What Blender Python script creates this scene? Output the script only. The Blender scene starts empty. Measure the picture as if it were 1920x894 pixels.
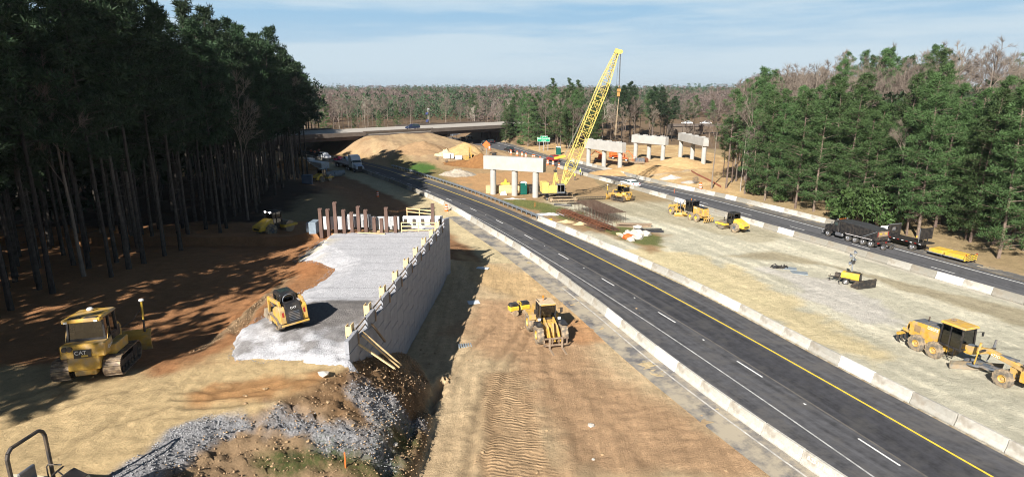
import bpy, math, random
import numpy as np
from mathutils import Vector, Matrix, Euler
random.seed(7); rng=np.random.default_rng(11)
SC=bpy.context.scene; COL=SC.collection
R=math.radians
# ---------------------------------------------------------------- camera model (real pinhole, metres)
F=1120.0; TH=math.atan(277/1120); SN,CS=math.sin(TH),math.cos(TH); CH=21.0
def G(px,py,z=0.0):
    v=py-447; d=F*SN+v*CS
    return ((px-960)/d*(CH-z),(F*CS-v*SN)/d*(CH-z))
cam=bpy.data.cameras.new('camera'); co=bpy.data.objects.new('camera',cam); COL.objects.link(co)
co.location=(0,0,CH); co.rotation_euler=(math.pi/2-TH,0,0)
cam.sensor_width=36; cam.lens=F/1920*36; cam.clip_end=9000; cam.clip_start=.5
SC.camera=co
SC.view_settings.view_transform='Standard'; SC.view_settings.look='None'; SC.view_settings.exposure=0.0; SC.view_settings.gamma=1
# ---------------------------------------------------------------- noise
def _hash(ix,iy,s):
    h=(ix.astype(np.int64)*374761393+iy.astype(np.int64)*668265263+s*1442695041)&0xffffffff
    h=((h^(h>>13))*1274126177)&0xffffffff
    return ((h^(h>>16))&0xffff)/65535.0
def vnoise(x,y,s=0):
    ix=np.floor(x); iy=np.floor(y); fx=x-ix; fy=y-iy
    fx=fx*fx*(3-2*fx); fy=fy*fy*(3-2*fy)
    a=_hash(ix,iy,s); b=_hash(ix+1,iy,s); c=_hash(ix,iy+1,s); d=_hash(ix+1,iy+1,s)
    return (a*(1-fx)+b*fx)*(1-fy)+(c*(1-fx)+d*fx)*fy
def fbm(x,y,o=4,s=0):
    r=0;a=.5;t=0
    for i in range(o):
        r=r+a*vnoise(x,y,s+i*17); t+=a; a*=.5; x=x*2.03+5.1; y=y*2.03+1.7
    return r/t
def ss(a,b,x):
    t=np.clip((x-a)/(b-a),0,1); return t*t*(3-2*t)
def segd(x,y,pts,sx=1,sy=1):
    d=np.full(np.shape(x),1e9)
    for (x0,y0),(x1,y1) in zip(pts[:-1],pts[1:]):
        ax,ay=(x-x0)*sx,(y-y0)*sy; bx,by=(x1-x0)*sx,(y1-y0)*sy
        t=np.clip((ax*bx+ay*by)/(bx*bx+by*by+1e-9),0,1)
        d=np.minimum(d,np.hypot(ax-t*bx,ay-t*by))
    return d
def inpoly(x,y,pts):
    ins=np.zeros(np.shape(x),bool); n=len(pts)
    for i in range(n):
        x0,y0=pts[i]; x1,y1=pts[(i+1)%n]
        c=((y0>y)!=(y1>y))&(x<(x1-x0)*(y-y0)/((y1-y0) if abs(y1-y0)>1e-9 else 1e-9)+x0)
        ins^=c
    return ins
def sdist(x,y,pts):   # positive inside
    d=segd(x,y,list(pts)+[pts[0]])
    return np.where(inpoly(x,y,pts),d,-d)
# ---------------------------------------------------------------- guide lines on the ground (metres)
def smooth_line(pts,step=2.0):
    pts=[Vector(p) for p in pts]; out=[]
    P=[pts[0]*2-pts[1]]+pts+[pts[-1]*2-pts[-2]]
    for i in range(1,len(P)-2):
        n=max(1,int((P[i+1]-P[i]).length/step))
        for k in range(n):
            t=k/n; a,b,c,d=P[i-1],P[i],P[i+1],P[i+2]
            out.append(.5*((2*b)+(c-a)*t+(2*a-5*b+4*c-d)*t*t+(3*b-a-3*c+d)*t**3))
    out.append(pts[-1]); return [(v.x,v.y) for v in out]
AL=smooth_line([(24.6,14),(17.9,29.3),(12.7,43.4),(8.6,57),(2.6,74.8),(-3.6,90.1),(-12.3,110.9),(-23.6,131.9),(-37.2,154.8),(-50.5,175.7),(-68.9,198),(-92,222),(-150,270)])
AY=smooth_line([(31.8,14),(26.9,29.3),(23.2,41),(18.1,56.1),(10.9,75.3),(0.2,101.0),(-12.6,125.4),(-26.5,149.6),(-39.8,170.5),(-58,193),(-82,218),(-140,264)])
AR=smooth_line([(34.6,14),(29.3,31.4),(25.0,44.6),(19.9,61),(13.3,77),(4.3,96.6),(-8.0,122.4),(-22.4,148.2),(-37.0,171.4),(-56,195),(-78,219),(-138,268)])
BL=smooth_line([(60,34),(52.2,57.5),(46.4,74.5),(37.9,98),(29.2,124),(19.9,148.6),(13.2,168),(6.5,190),(-3.5,214),(-14.5,240),(-28,270),(-50,310)])
BR=smooth_line([(66,42),(57.7,66),(49.6,91.6),(40.9,116.0),(30.5,139.5),(19.6,170.8),(8.7,204),(-2.6,244),(-13.5,275),(-32,318)])
def off_line(line,d):
    out=[]
    for i,p in enumerate(line):
        a=line[max(0,i-1)]; b=line[min(len(line)-1,i+1)]
        tx,ty=b[0]-a[0],b[1]-a[1]; l=math.hypot(tx,ty)
        out.append((p[0]-ty/l*d,p[1]+tx/l*d))   # +d = left of travel direction
    return out
def side(x,y,line):   # signed distance: + to the left of travel
    best=np.full(np.shape(x),1e9); sg=np.ones(np.shape(x))
    for (x0,y0),(x1,y1) in zip(line[:-1],line[1:]):
        ax,ay=x-x0,y-y0; bx,by=x1-x0,y1-y0
        t=np.clip((ax*bx+ay*by)/(bx*bx+by*by+1e-9),0,1)
        d=np.hypot(ax-t*bx,ay-t*by); m=d<best-1e-6
        best=np.where(m,d,best); sg=np.where(m,np.sign(bx*ay-by*ax),sg)
    return best*sg
SAL=AL[::3]+[AL[-1]]; SBR=BR[::3]+[BR[-1]]
# ---------------------------------------------------------------- terrain
def GL(z,*p): return [G(a,b,z) for a,b in p]
RUTS=[(GL(0,(905,894),(930,760),(945,700),(985,640),(1010,600)),.28,.10),(GL(0,(870,894),(895,780),(915,700),(960,640),(985,600)),.28,.08),
(GL(0,(760,894),(790,800),(830,740),(880,660),(930,610)),.22,.07),(GL(0,(1110,894),(1060,780),(1030,700),(1020,650)),.3,.05),(GL(0,(1230,894),(1130,780),(1060,690)),.3,.05),
(GL(1.0,(720,905),(755,850),(775,800),(795,745),(835,690)),.35,.38),
(GL(5.6,(330,748),(400,748),(500,728),(560,708),(610,706)),.2,.10),(GL(5.6,(350,762),(440,760),(540,738),(640,716)),.2,.08),(GL(5.6,(370,725),(420,745),(510,738)),.18,.08),
(GL(4.8,(455,640),(470,600),(500,560),(530,535)),.3,.16),(GL(4.8,(440,650),(450,600),(480,560)),.25,.12),(GL(5.6,(0,800),(120,760),(260,720)),.22,.08),(GL(5.6,(40,890),(200,800),(330,760)),.22,.07),(GL(5,(300,620),(380,600),(450,590)),.25,.1)]
XW=lambda y: -9.65+(y-32.4)/32.7*2.05          # retaining wall line
CREST=[(-15.0,-20),(-15.7,21.5),(-14.3,26.2),(-11.2,29.8),(-9.65,32.2)]
BO=(-67.6,191.0); BU=(.735,.678); BN=(.678,-.735)   # overpass: origin, along, toward camera
def height(x,y,detail=True):
    x=np.asarray(x,float); y=np.asarray(y,float)
    dA=side(x,y,SAL)              # + = left of road A
    low=3.2*ss(5,26,dA)*(1-.85*ss(110,165,y))
    # raised fill
    xw=XW(np.clip(y,32.4,66))
    inside=np.where(y>=32.4,(x<xw-.45),True)
    cp=sdist(x,y,[(-400,-60),(-15,-60)]+CREST+[(-9.65,32.5),(-9.65,36),(-7.6,66),(-7.6,67.6),(-400,67.6)])
    dcr=np.minimum(segd(x,y,CREST,2.3,.8),1e9)
    bank=5.6*np.clip(1-dcr/10.5,0,1)**.85
    top=5.6-.1*ss(40,60,y)-2.4*ss(48,88,y)*ss(-20,-27,x)-.9*ss(31,37,y)*ss(-17.5,-21.5,x)
    z_in=top*np.where(y>=32.4,ss(.35,.75,xw-x),1)
    zf=np.where(cp>0,np.maximum(z_in,np.where(y>=32.4,0,bank)),0)
    zout=np.maximum(bank,low*ss(62,70,y))
    z=np.where(cp>0,zf,zout)
    # smooth far end of fill
    beyond=(y>67.6)&(x<-8)
    zend=(5.6-2.4*ss(48,88,y)*ss(-20,-27,x))*(1-ss(67.6,np.where(x<-24,96,71.0),y))
    z=np.where(beyond,np.maximum(low,np.minimum(zend,np.where(x<-24,9,5.3))),z)
    # earth spur under the overpass
    u=(x-BO[0])*BU[0]+(y-BO[1])*BU[1]; n=(x-BO[0])*BN[0]+(y-BO[1])*BN[1]
    def spur(t0,t1,d1,w):
        e=np.maximum(np.maximum(t0-u,u-t1),0)
        return 5.9*np.clip(1-e/w,0,1)*np.clip(1-(np.maximum(n,1)-1)/d1,0,1)*(1-ss(28,46,-n))
    z=z+spur(24,50,52,15)*ss(1,9,-side(x,y,AR[::3]+[AR[-1]]))*ss(0,12,side(x,y,BL[::3]+[BL[-1]])+6)
    z=z+spur(-160,-15,30,15)+spur(98,170,24,9)
    # right of road B
    dB=-side(x,y,SBR)
    z=z+.9*ss(2,14,dB)*(1-ss(200,240,y))+np.clip(dB-16,0,110)*.125*ss(0,28,x-.36*y)
    # distance
    far=np.hypot(x,y)
    z=z+12*ss(420,1500,far)+ (fbm(x/260,y/260,3,5)-.5)*22*ss(500,1100,far)
    for pts_,wd_,dp_ in (RUTS if detail else []):
        m_=(np.abs(x-np.mean([p[0] for p in pts_]))<20)&(np.abs(y-np.mean([p[1] for p in pts_]))<25)
        if m_.any():
            xx=x[m_];yy=y[m_]; dd=segd(xx+(fbm(xx/1.2,yy/1.2,2,91)-.5)*.7,yy,pts_); z[m_]=z[m_]-dp_*np.exp(-(dd/wd_)**2)+dp_*.5*np.exp(-((dd-wd_*1.9)/wd_)**2)
    if detail:
        roadA=ss(.2,1.2,np.maximum(side(x,y,SAL),-side(x,y,AR[::3]+[AR[-1]])))
        roadB=ss(.2,1.2,np.maximum(side(x,y,BL[::3]+[BL[-1]]),-side(x,y,SBR)))
        ra=roadA*roadB
        bk=ss(.2,1.0,bank)*ss(.0,-.8,cp)
        nat=ss(0,6,dA)*.0
        z=z+ra*((fbm(x/2.5,y/2.5,3,1)-.5)*.16+(fbm(x/.7,y/.7,3,2)-.5)*.10)
        rg=1-np.abs(2*fbm(x*.55+y*.5,y*1.9-x*.9,4,3)-1); rg2=1-np.abs(2*fbm(x*2.9,y*2.3,4,14)-1)
        z=z+bk*((rg-.8)*.5+(rg2-.8)*.36+(fbm(x*5,y*5,3,4)-.5)*.3)
        nr=(y<66)*(x>-30)*(x<12)*ra*(1-bk); z=z+nr*((1-np.abs(2*fbm(x*1.3,y*.9,4,23)-1)-.8)*.12+(fbm(x*5,y*5,3,24)-.5)*.07)
        hl=ss(.5,2,z)*ss(120,150,y)*(far<420)
        z=z+hl*(fbm(x/9,y/6,4,8)-.5)*1.1*ra
    return z
GRID={}
def hz(x,y):
    if not GRID: return float(height(np.array([x]),np.array([y]))[0])
    i=min(max(int(np.searchsorted(GRID['x'],x))-1,0),len(GRID['x'])-2); j=min(max(int(np.searchsorted(GRID['y'],y))-1,0),len(GRID['y'])-2)
    X_,Y_,Z_=GRID['x'],GRID['y'],GRID['z']; u=(x-X_[i])/(X_[i+1]-X_[i]); v=(y-Y_[j])/(Y_[j+1]-Y_[j])
    return float((Z_[j,i]*(1-u)+Z_[j,i+1]*u)*(1-v)+(Z_[j+1,i]*(1-u)+Z_[j+1,i+1]*u)*v)
def side1(x,y,line):
    best=1e9;sg=1
    for (x0,y0),(x1,y1) in zip(line[:-1],line[1:]):
        bx,by=x1-x0,y1-y0; ax,ay=x-x0,y-y0; t=min(1,max(0,(ax*bx+ay*by)/(bx*bx+by*by+1e-9))); d=math.hypot(ax-t*bx,ay-t*by)
        if d<best-1e-6: best=d; sg=1 if bx*ay-by*ax>=0 else -1
    return best*sg
def at(px,py,dz=0.0):
    z=0.0
    for _ in range(14):
        x,y=G(px,py,z); z=.5*z+.5*(hz(x,y)+dz)
    return Vector((x,y,z))
# ---------------------------------------------------------------- mesh helpers
def link(o,parent=None):
    COL.objects.link(o)
    if parent: o.parent=parent
    return o
def tag(o,label=None,cat=None,group=None,kind=None):
    if label: o['label']=label
    if cat: o['category']=cat
    if group: o['group']=group
    if kind: o['kind']=kind
    return o
def thing(name,label,cat,loc=(0,0,0),rz=0,group=None):
    o=bpy.data.objects.new(name,None); o.empty_display_size=.3; COL.objects.link(o)
    o.location=loc; o.rotation_euler=(0,0,rz); return tag(o,label,cat,group)
def copy_tree(o,parent=None):
    c=o.copy(); COL.objects.link(c)
    if parent: c.parent=parent
    for ch in list(o.children): copy_tree(ch,c)
    return c
class MB:
    def __init__(s): s.v=[]; s.f=[]
    def add(s,v,f):
        n=len(s.v); s.v+=[tuple(p) for p in v]; s.f+=[tuple(n+i for i in q) for q in f]; return s
    def box(s,c,d,rot=None,taper=1.0,tx=None):
        x,y,z=d[0]/2,d[1]/2,d[2]/2; tx=taper if tx is None else tx
        v=[(-x,-y,-z),(x,-y,-z),(x,y,-z),(-x,y,-z),(-x*tx,-y*taper,z),(x*tx,-y*taper,z),(x*tx,y*taper,z),(-x*tx,y*taper,z)]
        M=Matrix.Translation(c)@(Euler([R(a) for a in rot]).to_matrix().to_4x4() if rot else Matrix())
        return s.add([M@Vector(p) for p in v],[(3,2,1,0),(4,5,6,7),(0,1,5,4),(1,2,6,5),(2,3,7,6),(3,0,4,7)])
    def tube(s,a,b,r,r2=None,n=8,cap=True):
        a,b=Vector(a),Vector(b); r2=r if r2 is None else r2; d=(b-a)
        if d.length<1e-6: return s
        q=d.to_track_quat('Z','Y'); v=[];f=[]
        for i in range(n):
            t=2*math.pi*i/n; e=Vector((math.cos(t),math.sin(t),0))
            v.append(a+q@(e*r)); v.append(b+q@(e*r2))
        for i in range(n):
            j=(i+1)%n; f.append((2*i,2*j,2*j+1,2*i+1))
        if cap: f.append(tuple(2*i for i in range(n))[::-1]); f.append(tuple(2*i+1 for i in range(n)))
        return s.add(v,f)
    def path(s,pts,r,n=6):
        for a,b in zip(pts[:-1],pts[1:]): s.tube(a,b,r,n=n)
        return s
    def bar(s,a,b,w,h=None,up=(0,0,1)):
        a,b=Vector(a),Vector(b); h=w if h is None else h; d=(b-a).normalized(); up=Vector(up)
        if abs(d.dot(up))>.98: up=Vector((1,0,0))
        sx=d.cross(up).normalized()*w/2; sy=sx.cross(d).normalized()*h/2
        v=[a-sx-sy,a+sx-sy,a+sx+sy,a-sx+sy,b-sx-sy,b+sx-sy,b+sx+sy,b-sx+sy]
        return s.add(v,[(3,2,1,0),(4,5,6,7),(0,1,5,4),(1,2,6,5),(2,3,7,6),(3,0,4,7)])
    def prism(s,prof,y0,y1,plane='xz'):   # profile in x,z extruded along y
        n=len(prof)
        P=(lambda a,b,t:(a,t,b)) if plane=='xz' else ((lambda a,b,t:(t,a,b)) if plane=='yz' else (lambda a,b,t:(a,b,t)))
        v=[P(a,b,y0) for a,b in prof]+[P(a,b,y1) for a,b in prof]
        f=[tuple(range(n)),tuple(range(2*n-1,n-1,-1))]+[(i,n+i,n+(i+1)%n,(i+1)%n) for i in range(n)]
        return s.add(v,f)
    def lathe(s,c,prof,axis='y',n=20):    # prof: (t along axis, r)
        v=[];f=[];m=len(prof)
        for i in range(n):
            a=2*math.pi*i/n
            for t,r in prof:
                p=(r*math.cos(a),t,r*math.sin(a)) if axis=='y' else ((r*math.cos(a),r*math.sin(a),t) if axis=='z' else (t,r*math.cos(a),r*math.sin(a)))
                v.append(Vector(c)+Vector(p))
        for i in range(n):
            j=(i+1)%n
            for k in range(m-1): f.append((i*m+k,i*m+k+1,j*m+k+1,j*m+k))
        return s.add(v,f)
    def build(s,name,mat,parent=None,smooth=False,bevel=0):
        me=bpy.data.meshes.new(name); me.from_pydata(s.v,[],s.f); me.materials.append(mat)
        import bmesh
        bm=bmesh.new(); bm.from_mesh(me); bmesh.ops.recalc_face_normals(bm,faces=bm.faces)
        if bevel:
            bmesh.ops.bevel(bm,geom=[e for e in bm.edges if e.is_manifold and e.calc_face_angle(0)>.6],offset=bevel,segments=1,affect='EDGES',clamp_overlap=True)
        bm.to_mesh(me); bm.free()
        if smooth:
            for p in me.polygons: p.use_smooth=True
            try: me.set_sharp_from_angle(angle=.7)
            except Exception: pass
        return link(bpy.data.objects.new(name,me),parent)
def np_mesh(name,V,Fq,mat,parent=None,nper=4,smooth=False):
    me=bpy.data.meshes.new(name); V=np.asarray(V,np.float32); Fq=np.asarray(Fq,np.int32)
    me.vertices.add(len(V)); me.vertices.foreach_set('co',V.ravel())
    nf=len(Fq); me.loops.add(nf*nper); me.loops.foreach_set('vertex_index',Fq.ravel())
    me.polygons.add(nf); me.polygons.foreach_set('loop_start',np.arange(nf,dtype=np.int32)*nper)
    try: me.polygons.foreach_set('loop_total',np.full(nf,nper,np.int32))
    except Exception: pass
    me.materials.append(mat); me.update(calc_edges=True)
    if smooth: me.polygons.foreach_set('use_smooth',np.ones(nf,bool))
    return link(bpy.data.objects.new(name,me),parent)
# ---------------------------------------------------------------- materials
MATS={}
def nt(name):
    m=bpy.data.materials.new(name); m.use_nodes=True; t=m.node_tree; return m,t,t.nodes['Principled BSDF']
def mat(name,col,rough=.6,metal=0,var=.25,scale=3.0,dirt=None,damt=.35,bump=0,bscale=30,emit=0,spec=.5,coord='Object'):
    if name in MATS: return MATS[name]
    m,t,b=nt(name); N=t.nodes; L=t.links
    tc=N.new('ShaderNodeTexCoord'); no=N.new('ShaderNodeTexNoise'); no.inputs['Scale'].default_value=scale; no.inputs['Detail'].default_value=6; no.inputs['Roughness'].default_value=.65
    L.new(tc.outputs[coord],no.inputs['Vector'])
    rp=N.new('ShaderNodeMapRange'); rp.inputs['From Min'].default_value=.3; rp.inputs['From Max'].default_value=.7; rp.inputs['To Min'].default_value=1-var; rp.inputs['To Max'].default_value=1+var*.6
    L.new(no.outputs['Fac'],rp.inputs['Value'])
    mx=N.new('ShaderNodeVectorMath'); mx.operation='SCALE'; mx.inputs[0].default_value=col; L.new(rp.outputs[0],mx.inputs['Scale'])
    src=mx.outputs[0]
    if dirt:
        n2=N.new('ShaderNodeTexNoise'); n2.inputs['Scale'].default_value=scale*.8; n2.inputs['Detail'].default_value=8; L.new(tc.outputs[coord],n2.inputs['Vector'])
        r2=N.new('ShaderNodeMapRange'); r2.inputs['From Min'].default_value=.42; r2.inputs['From Max'].default_value=.66; r2.inputs['To Max'].default_value=damt*2; r2.clamp=True; L.new(n2.outputs['Fac'],r2.inputs['Value'])
        m2=N.new('ShaderNodeMix'); m2.data_type='RGBA'; L.new(r2.outputs[0],m2.inputs['Factor']); L.new(src,m2.inputs['A']); m2.inputs['B'].default_value=(*dirt,1); src=m2.outputs['Result']
    L.new(src,b.inputs['Base Color']); b.inputs['Roughness'].default_value=rough; b.inputs['Metallic'].default_value=metal
    b.inputs['Specular IOR Level'].default_value=spec
    if bump:
        n3=N.new('ShaderNodeTexNoise'); n3.inputs['Scale'].default_value=bscale; n3.inputs['Detail'].default_value=5; L.new(tc.outputs[coord],n3.inputs['Vector'])
        bp=N.new('ShaderNodeBump'); bp.inputs['Strength'].default_value=bump; bp.inputs['Distance'].default_value=.1; L.new(n3.outputs['Fac'],bp.inputs['Height']); L.new(bp.outputs[0],b.inputs['Normal'])
    if emit: b.inputs['Emission Color'].default_value=(*col,1); b.inputs['Emission Strength'].default_value=emit
    MATS[name]=m; return m
DUST=(.40,.30,.19)
YEL=mat('yellow_paint',(.58,.345,.055),.55,dirt=DUST,damt=.4,scale=2.6,var=.3)
YELB=mat('bright_yellow_paint',(.70,.46,.04),.5,dirt=DUST,damt=.22,scale=2)
CRY=mat('crane_yellow',(.66,.53,.13),.55,var=.25,dirt=(.45,.36,.2),damt=.15)
BLK=mat('black_paint',(.018,.018,.02),.4,dirt=(.12,.1,.08),damt=.18)
DRK=mat('dark_steel',(.045,.043,.045),.55,metal=.3,dirt=(.2,.15,.1),damt=.3)
RUB=mat('tyre_rubber',(.15,.13,.105),.9,dirt=DUST,damt=.5,scale=4)
RUBC=mat('clean_tyre_rubber',(.03,.03,.03),.85,dirt=(.2,.17,.13),damt=.2)
STL=mat('track_steel',(.16,.12,.09),.6,metal=.4,dirt=DUST,damt=.45,scale=5)
CHR=mat('chrome',(.7,.7,.72),.25,metal=.9,var=.1)
WHT=mat('white_paint',(.80,.80,.79),.35,var=.08)
GLS=mat('cab_glass',(.035,.055,.055),.06,spec=.8,var=.3)
GRYP=mat('grey_paint',(.10,.12,.15),.5,dirt=DUST,damt=.2)
RED=mat('red_lens',(.35,.03,.02),.3)
ORG=mat('orange_paint',(.85,.16,.03),.5)
GRN=mat('sign_green',(.0,.28,.13),.4,var=.05)
GALV=mat('galvanised_steel',(.42,.46,.5),.42,metal=.75,var=.15)
WOOD=mat('lumber',(.68,.50,.26),.7,var=.2,scale=6)
WOODG=mat('weathered_wood',(.30,.22,.15),.8,var=.3,scale=6)
CON=mat('concrete',(.46,.44,.41),.8,var=.14,scale=1.3,dirt=(.33,.30,.25),damt=.25,bump=.3)
def glass_mix():
    return GLS
# ================================================================ GROUND
def S(r,g,b,k=1.06):
    def l(c):
        c/=255; return c/12.92 if c<.04045 else ((c+.055)/1.055)**2.4
    return np.array([l(r),l(g),l(b)])/k
def grow(a,b,h0,g):
    out=[a];h=h0
    while out[-1]<b: out.append(out[-1]+h); h*=g
    return out
xs=np.array([-v for v in grow(46,2800,.6,1.09)][::-1]+list(np.arange(-45.6,-26,.34))+list(np.arange(-26,3,.17))+list(np.arange(3.1,74,.34))+grow(74.2,2800,.6,1.09))
ys=np.array(list(np.arange(-80,14,4))+list(np.arange(14,52,.17))+list(np.arange(52.1,72,.3)))
yl=[72.0]
while yl[-1]<3600: yl.append(yl[-1]+max(.34,.0075*yl[-1]-.1))
ys=np.concatenate([ys,yl])
GX,GY=np.meshgrid(xs,ys); gx=GX.ravel(); gy=GY.ravel()
gz=height(gx,gy)
GRID.update(x=xs.tolist(),y=ys.tolist(),z=gz.reshape(len(ys),len(xs)))
import bisect
C=np.tile(S(158,138,104),(len(gx),1)); AUX=np.zeros((len(gx),4))  # r: gravel grain, g: grass, b: tread marks, a: clods
AUX[:,3]=0
w1=fbm(gx/3.1,gy/3.1,4,31)-.5; w2=fbm(gx/.8,gy/.8,3,41)-.5; streak2=fbm((gx*.94+gy*.33)/.42,(gy*.94-gx*.33)/9,3,57)-.5; streak=fbm((gx*.94+gy*.33)/1.1,(gy*.94-gx*.33)/14,4,51)-.5
def zone(mask,col,amt=1.0):
    m=np.clip(mask*amt,0,1)[:,None]; C[:]=C*(1-m)+np.asarray(col)*m
def poly(px,soft=1.5,wob=2.0,z=0.0):
    pts=[G(a,b,z) for a,b in px] if z is not None else [tuple(at(a,b)[:2]) for a,b in px]
    return ss(-soft,soft,sdist(gx,gy,pts)+w1*wob*2.4+w2*wob*.6)
dA=side(gx,gy,SAL); dAr=-side(gx,gy,AR[::3]+[AR[-1]]); dBl=side(gx,gy,BL[::3]+[BL[-1]]); dBr=-side(gx,gy,SBR)
near=gy<420
# distant land & forest floor
zone((np.hypot(gx,gy)>230).astype(float),S(120,100,78))
zone(ss(14,24,dBr)*ss(0,10,gx-.34*gy)*near,S(110,82,58))
zone(ss(-32.5,-37,gx+w1*5)*near*ss(150,120,gy),S(58,46,37))  # left wood litter, its colour darkened to stand for deep tree shade
zone(ss(0,-2,gy-10),S(120,95,70))
# left fill
fill=ss(4.0,5.0,gz)*(gx<-5)*(gy<70)
zone(fill*ss(-36,-33,gx+w1*4),S(206,180,136))
zone(poly([(-200,400),(700,380),(640,560),(450,660),(300,710),(0,690),(-300,700)],1.2,2.2,5.6)*(gx<-8),S(168,122,84))
zone(poly([(420,600),(640,480),(600,440),(480,560)],1,1,5.6)*(gx<-8),S(178,120,76),.6)
zone(poly([(330,735),(600,700),(610,715),(480,748),(360,760)],.6,1.2,5.6),S(178,126,78),.75)
# behind piles, lower ground
lowm=(dA>0)*(gy>67)*(gx<0)*ss(24,14,dA)*ss(200,150,gy)
zone(lowm,S(150,112,80)); zone((dA>.3)*ss(7.5,5.5,dA+w1*2)*(gy>66)*ss(230,200,gy),S(205,188,150))
# haul road between wall and barrier
hm=(dA>0)*(gy<72)*(gx>-9)*(gz<1.5)
zone(hm*1.0,S(202,178,142)); AUX[:,3]=hm*.9
zone(poly([(1120,690),(1480,894),(1060,894),(960,700),(850,620),(900,560),(1060,560)],1.4,1.5),S(180,144,110),.8)
zone(poly([(860,480),(1060,530),(1200,640),(1050,600),(900,540)],1,1.5),S(205,172,124),.7)
zone(poly([(1060,640),(1200,640),(1130,600),(1060,600)],.8,1.2),S(190,140,96),.7)
zone((dA>.2)*ss(3.4,1.8,dA+w1*2)*(gy<110)*(gy>14),S(208,190,150),.85)
zone(poly([(760,894),(930,680),(950,894)],1,1),S(196,170,134),.8)
tr=poly([(905,700),(985,690),(1040,894),(905,894)],.5,.5); AUX[:,2]=tr; zone(tr,S(172,140,106),.7)
# near bank
bk=np.clip((ss(.15,.7,gz)*ss(5.55,5.2,gz)+.0)*(gx>-20)*(gx<-3)*(gy<50)*(gy<60),0,1); wallfoot=0
w3=fbm(gx*2.3,gy*2.3,4,88)-.5; bk_mask=bk.copy()
zone(bk,S(160,134,104)); zone(bk*ss(.02,.2,w1),S(126,98,70),.7)
gg=bk*poly([(420,900),(480,850),(560,840),(700,862),(750,830),(770,800),(735,900)],.7,1.4,None); zone(gg,S(108,102,66),.85); AUX[:,1]=np.maximum(AUX[:,1],gg*.75)
zone(bk*poly([(575,745),(650,690),(760,700),(800,760),(770,800),(640,790)],.5,1.0,None),S(128,98,68),.7)
band=(gx>-24)*(gx<-3)*(gy<40)
gr=poly([(475,790),(520,772),(600,790),(690,815),(735,845),(700,850),(600,835),(500,825)],.5,1.6,None)
gr=np.maximum(gr,poly([(200,900),(290,845),(400,785),(450,775),(500,790),(470,815),(400,815),(330,860),(270,900)],.5,1.5,None))
gr=np.maximum(gr,poly([(655,735),(720,745),(790,790),(770,800),(700,775)],.35,1.2,None)*.8)*band
zone(gr,S(162,161,163)); AUX[:,0]=np.maximum(AUX[:,0],gr)
C*=(1+bk*w3*.8)[:,None]*(1-.05*bk)[:,None]
# median
med=(dAr>0)*(dBl>0)*ss(118,108,gy)
zone(med,S(196,191,170)); 
zone(med*ss(.02,.12,streak+w1*.3),S(218,211,188),.8)
zone(med*ss(1.6,.5,dAr+w1)*1.0,S(200,192,176),.8)
zone(med*ss(2.2,.9,dBl+w1)*1.0,S(196,190,176),.7)
zone(poly([(1180,470),(1280,470),(1420,520),(1700,680),(1640,690),(1400,590),(1290,545),(1170,500)],.9,2.2)*med,S(212,194,150),.8)
zone(poly([(1440,505),(1560,525),(1690,600),(1620,605),(1500,550)],.9,2.2)*med,S(192,187,182),.7)
zone(poly([(1350,480),(1560,500),(2000,640),(2000,600),(1700,530),(1450,470)],.7,1.2)*med,S(156,143,114),.75)
zone(poly([(1060,340),(1500,440),(1420,455),(1180,405),(1040,370)],1,2)*med,S(160,150,122),.6)
zone(poly([(1130,400),(1210,430),(1250,470),(1500,600),(1300,530),(1180,450)],.8,1.4)*med,S(206,192,152),.7)
# crane yard, grass by guardrail
zone(poly([(880,350),(1000,370),(1110,420),(1260,440),(1230,470),(1080,430),(960,400),(860,370)],1.2,2)*(dAr>0),S(160,132,98))
g=poly([(930,372),(1010,378),(1090,400),(1075,412),(1000,395)],1,2)*(dAr>0); zone(g,S(112,120,66),.8); AUX[:,1]=np.maximum(AUX[:,1],g*.8)
g=poly([(1105,425),(1160,425),(1250,445),(1240,462),(1180,455)],.7,1.4)*(dAr>0); zone(g,S(105,115,66),.8); AUX[:,1]=np.maximum(AUX[:,1],g*.7)
g=poly([(700,322),(740,300),(830,318),(850,350),(780,335)],1.5,3)*(dAr>1)*(gy<190); zone(g,S(104,110,58),.8); AUX[:,1]=np.maximum(AUX[:,1],g*.8)
g=poly([(760,318),(785,308),(818,314),(800,326)],1,2)*(dAr>1); zone(g,S(70,118,45),.8); AUX[:,1]=np.maximum(AUX[:,1],g)
zone(poly([(840,330),(1000,320),(1060,330),(1000,355),(880,352)],1.5,4)*(dAr>0)*(dBl>0),S(196,148,98),.9)
# overpass spur
sp=ss(118,124,gy)*(dAr>1)*(dBl>1)*(gy<300)*(gx<20)
zone(sp*ss(.4,1.2,gz),S(170,144,112)); zone(sp*ss(.4,1.2,gz)*ss(.05,.2,w1),S(150,120,90),.8)
zone(sp*ss(.4,1.2,gz)*ss(.0,.12,streak),S(184,160,122),.5)
zone(sp*ss(1.4,.4,gz)*(1-g),S(184,150,110),.55)
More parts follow.
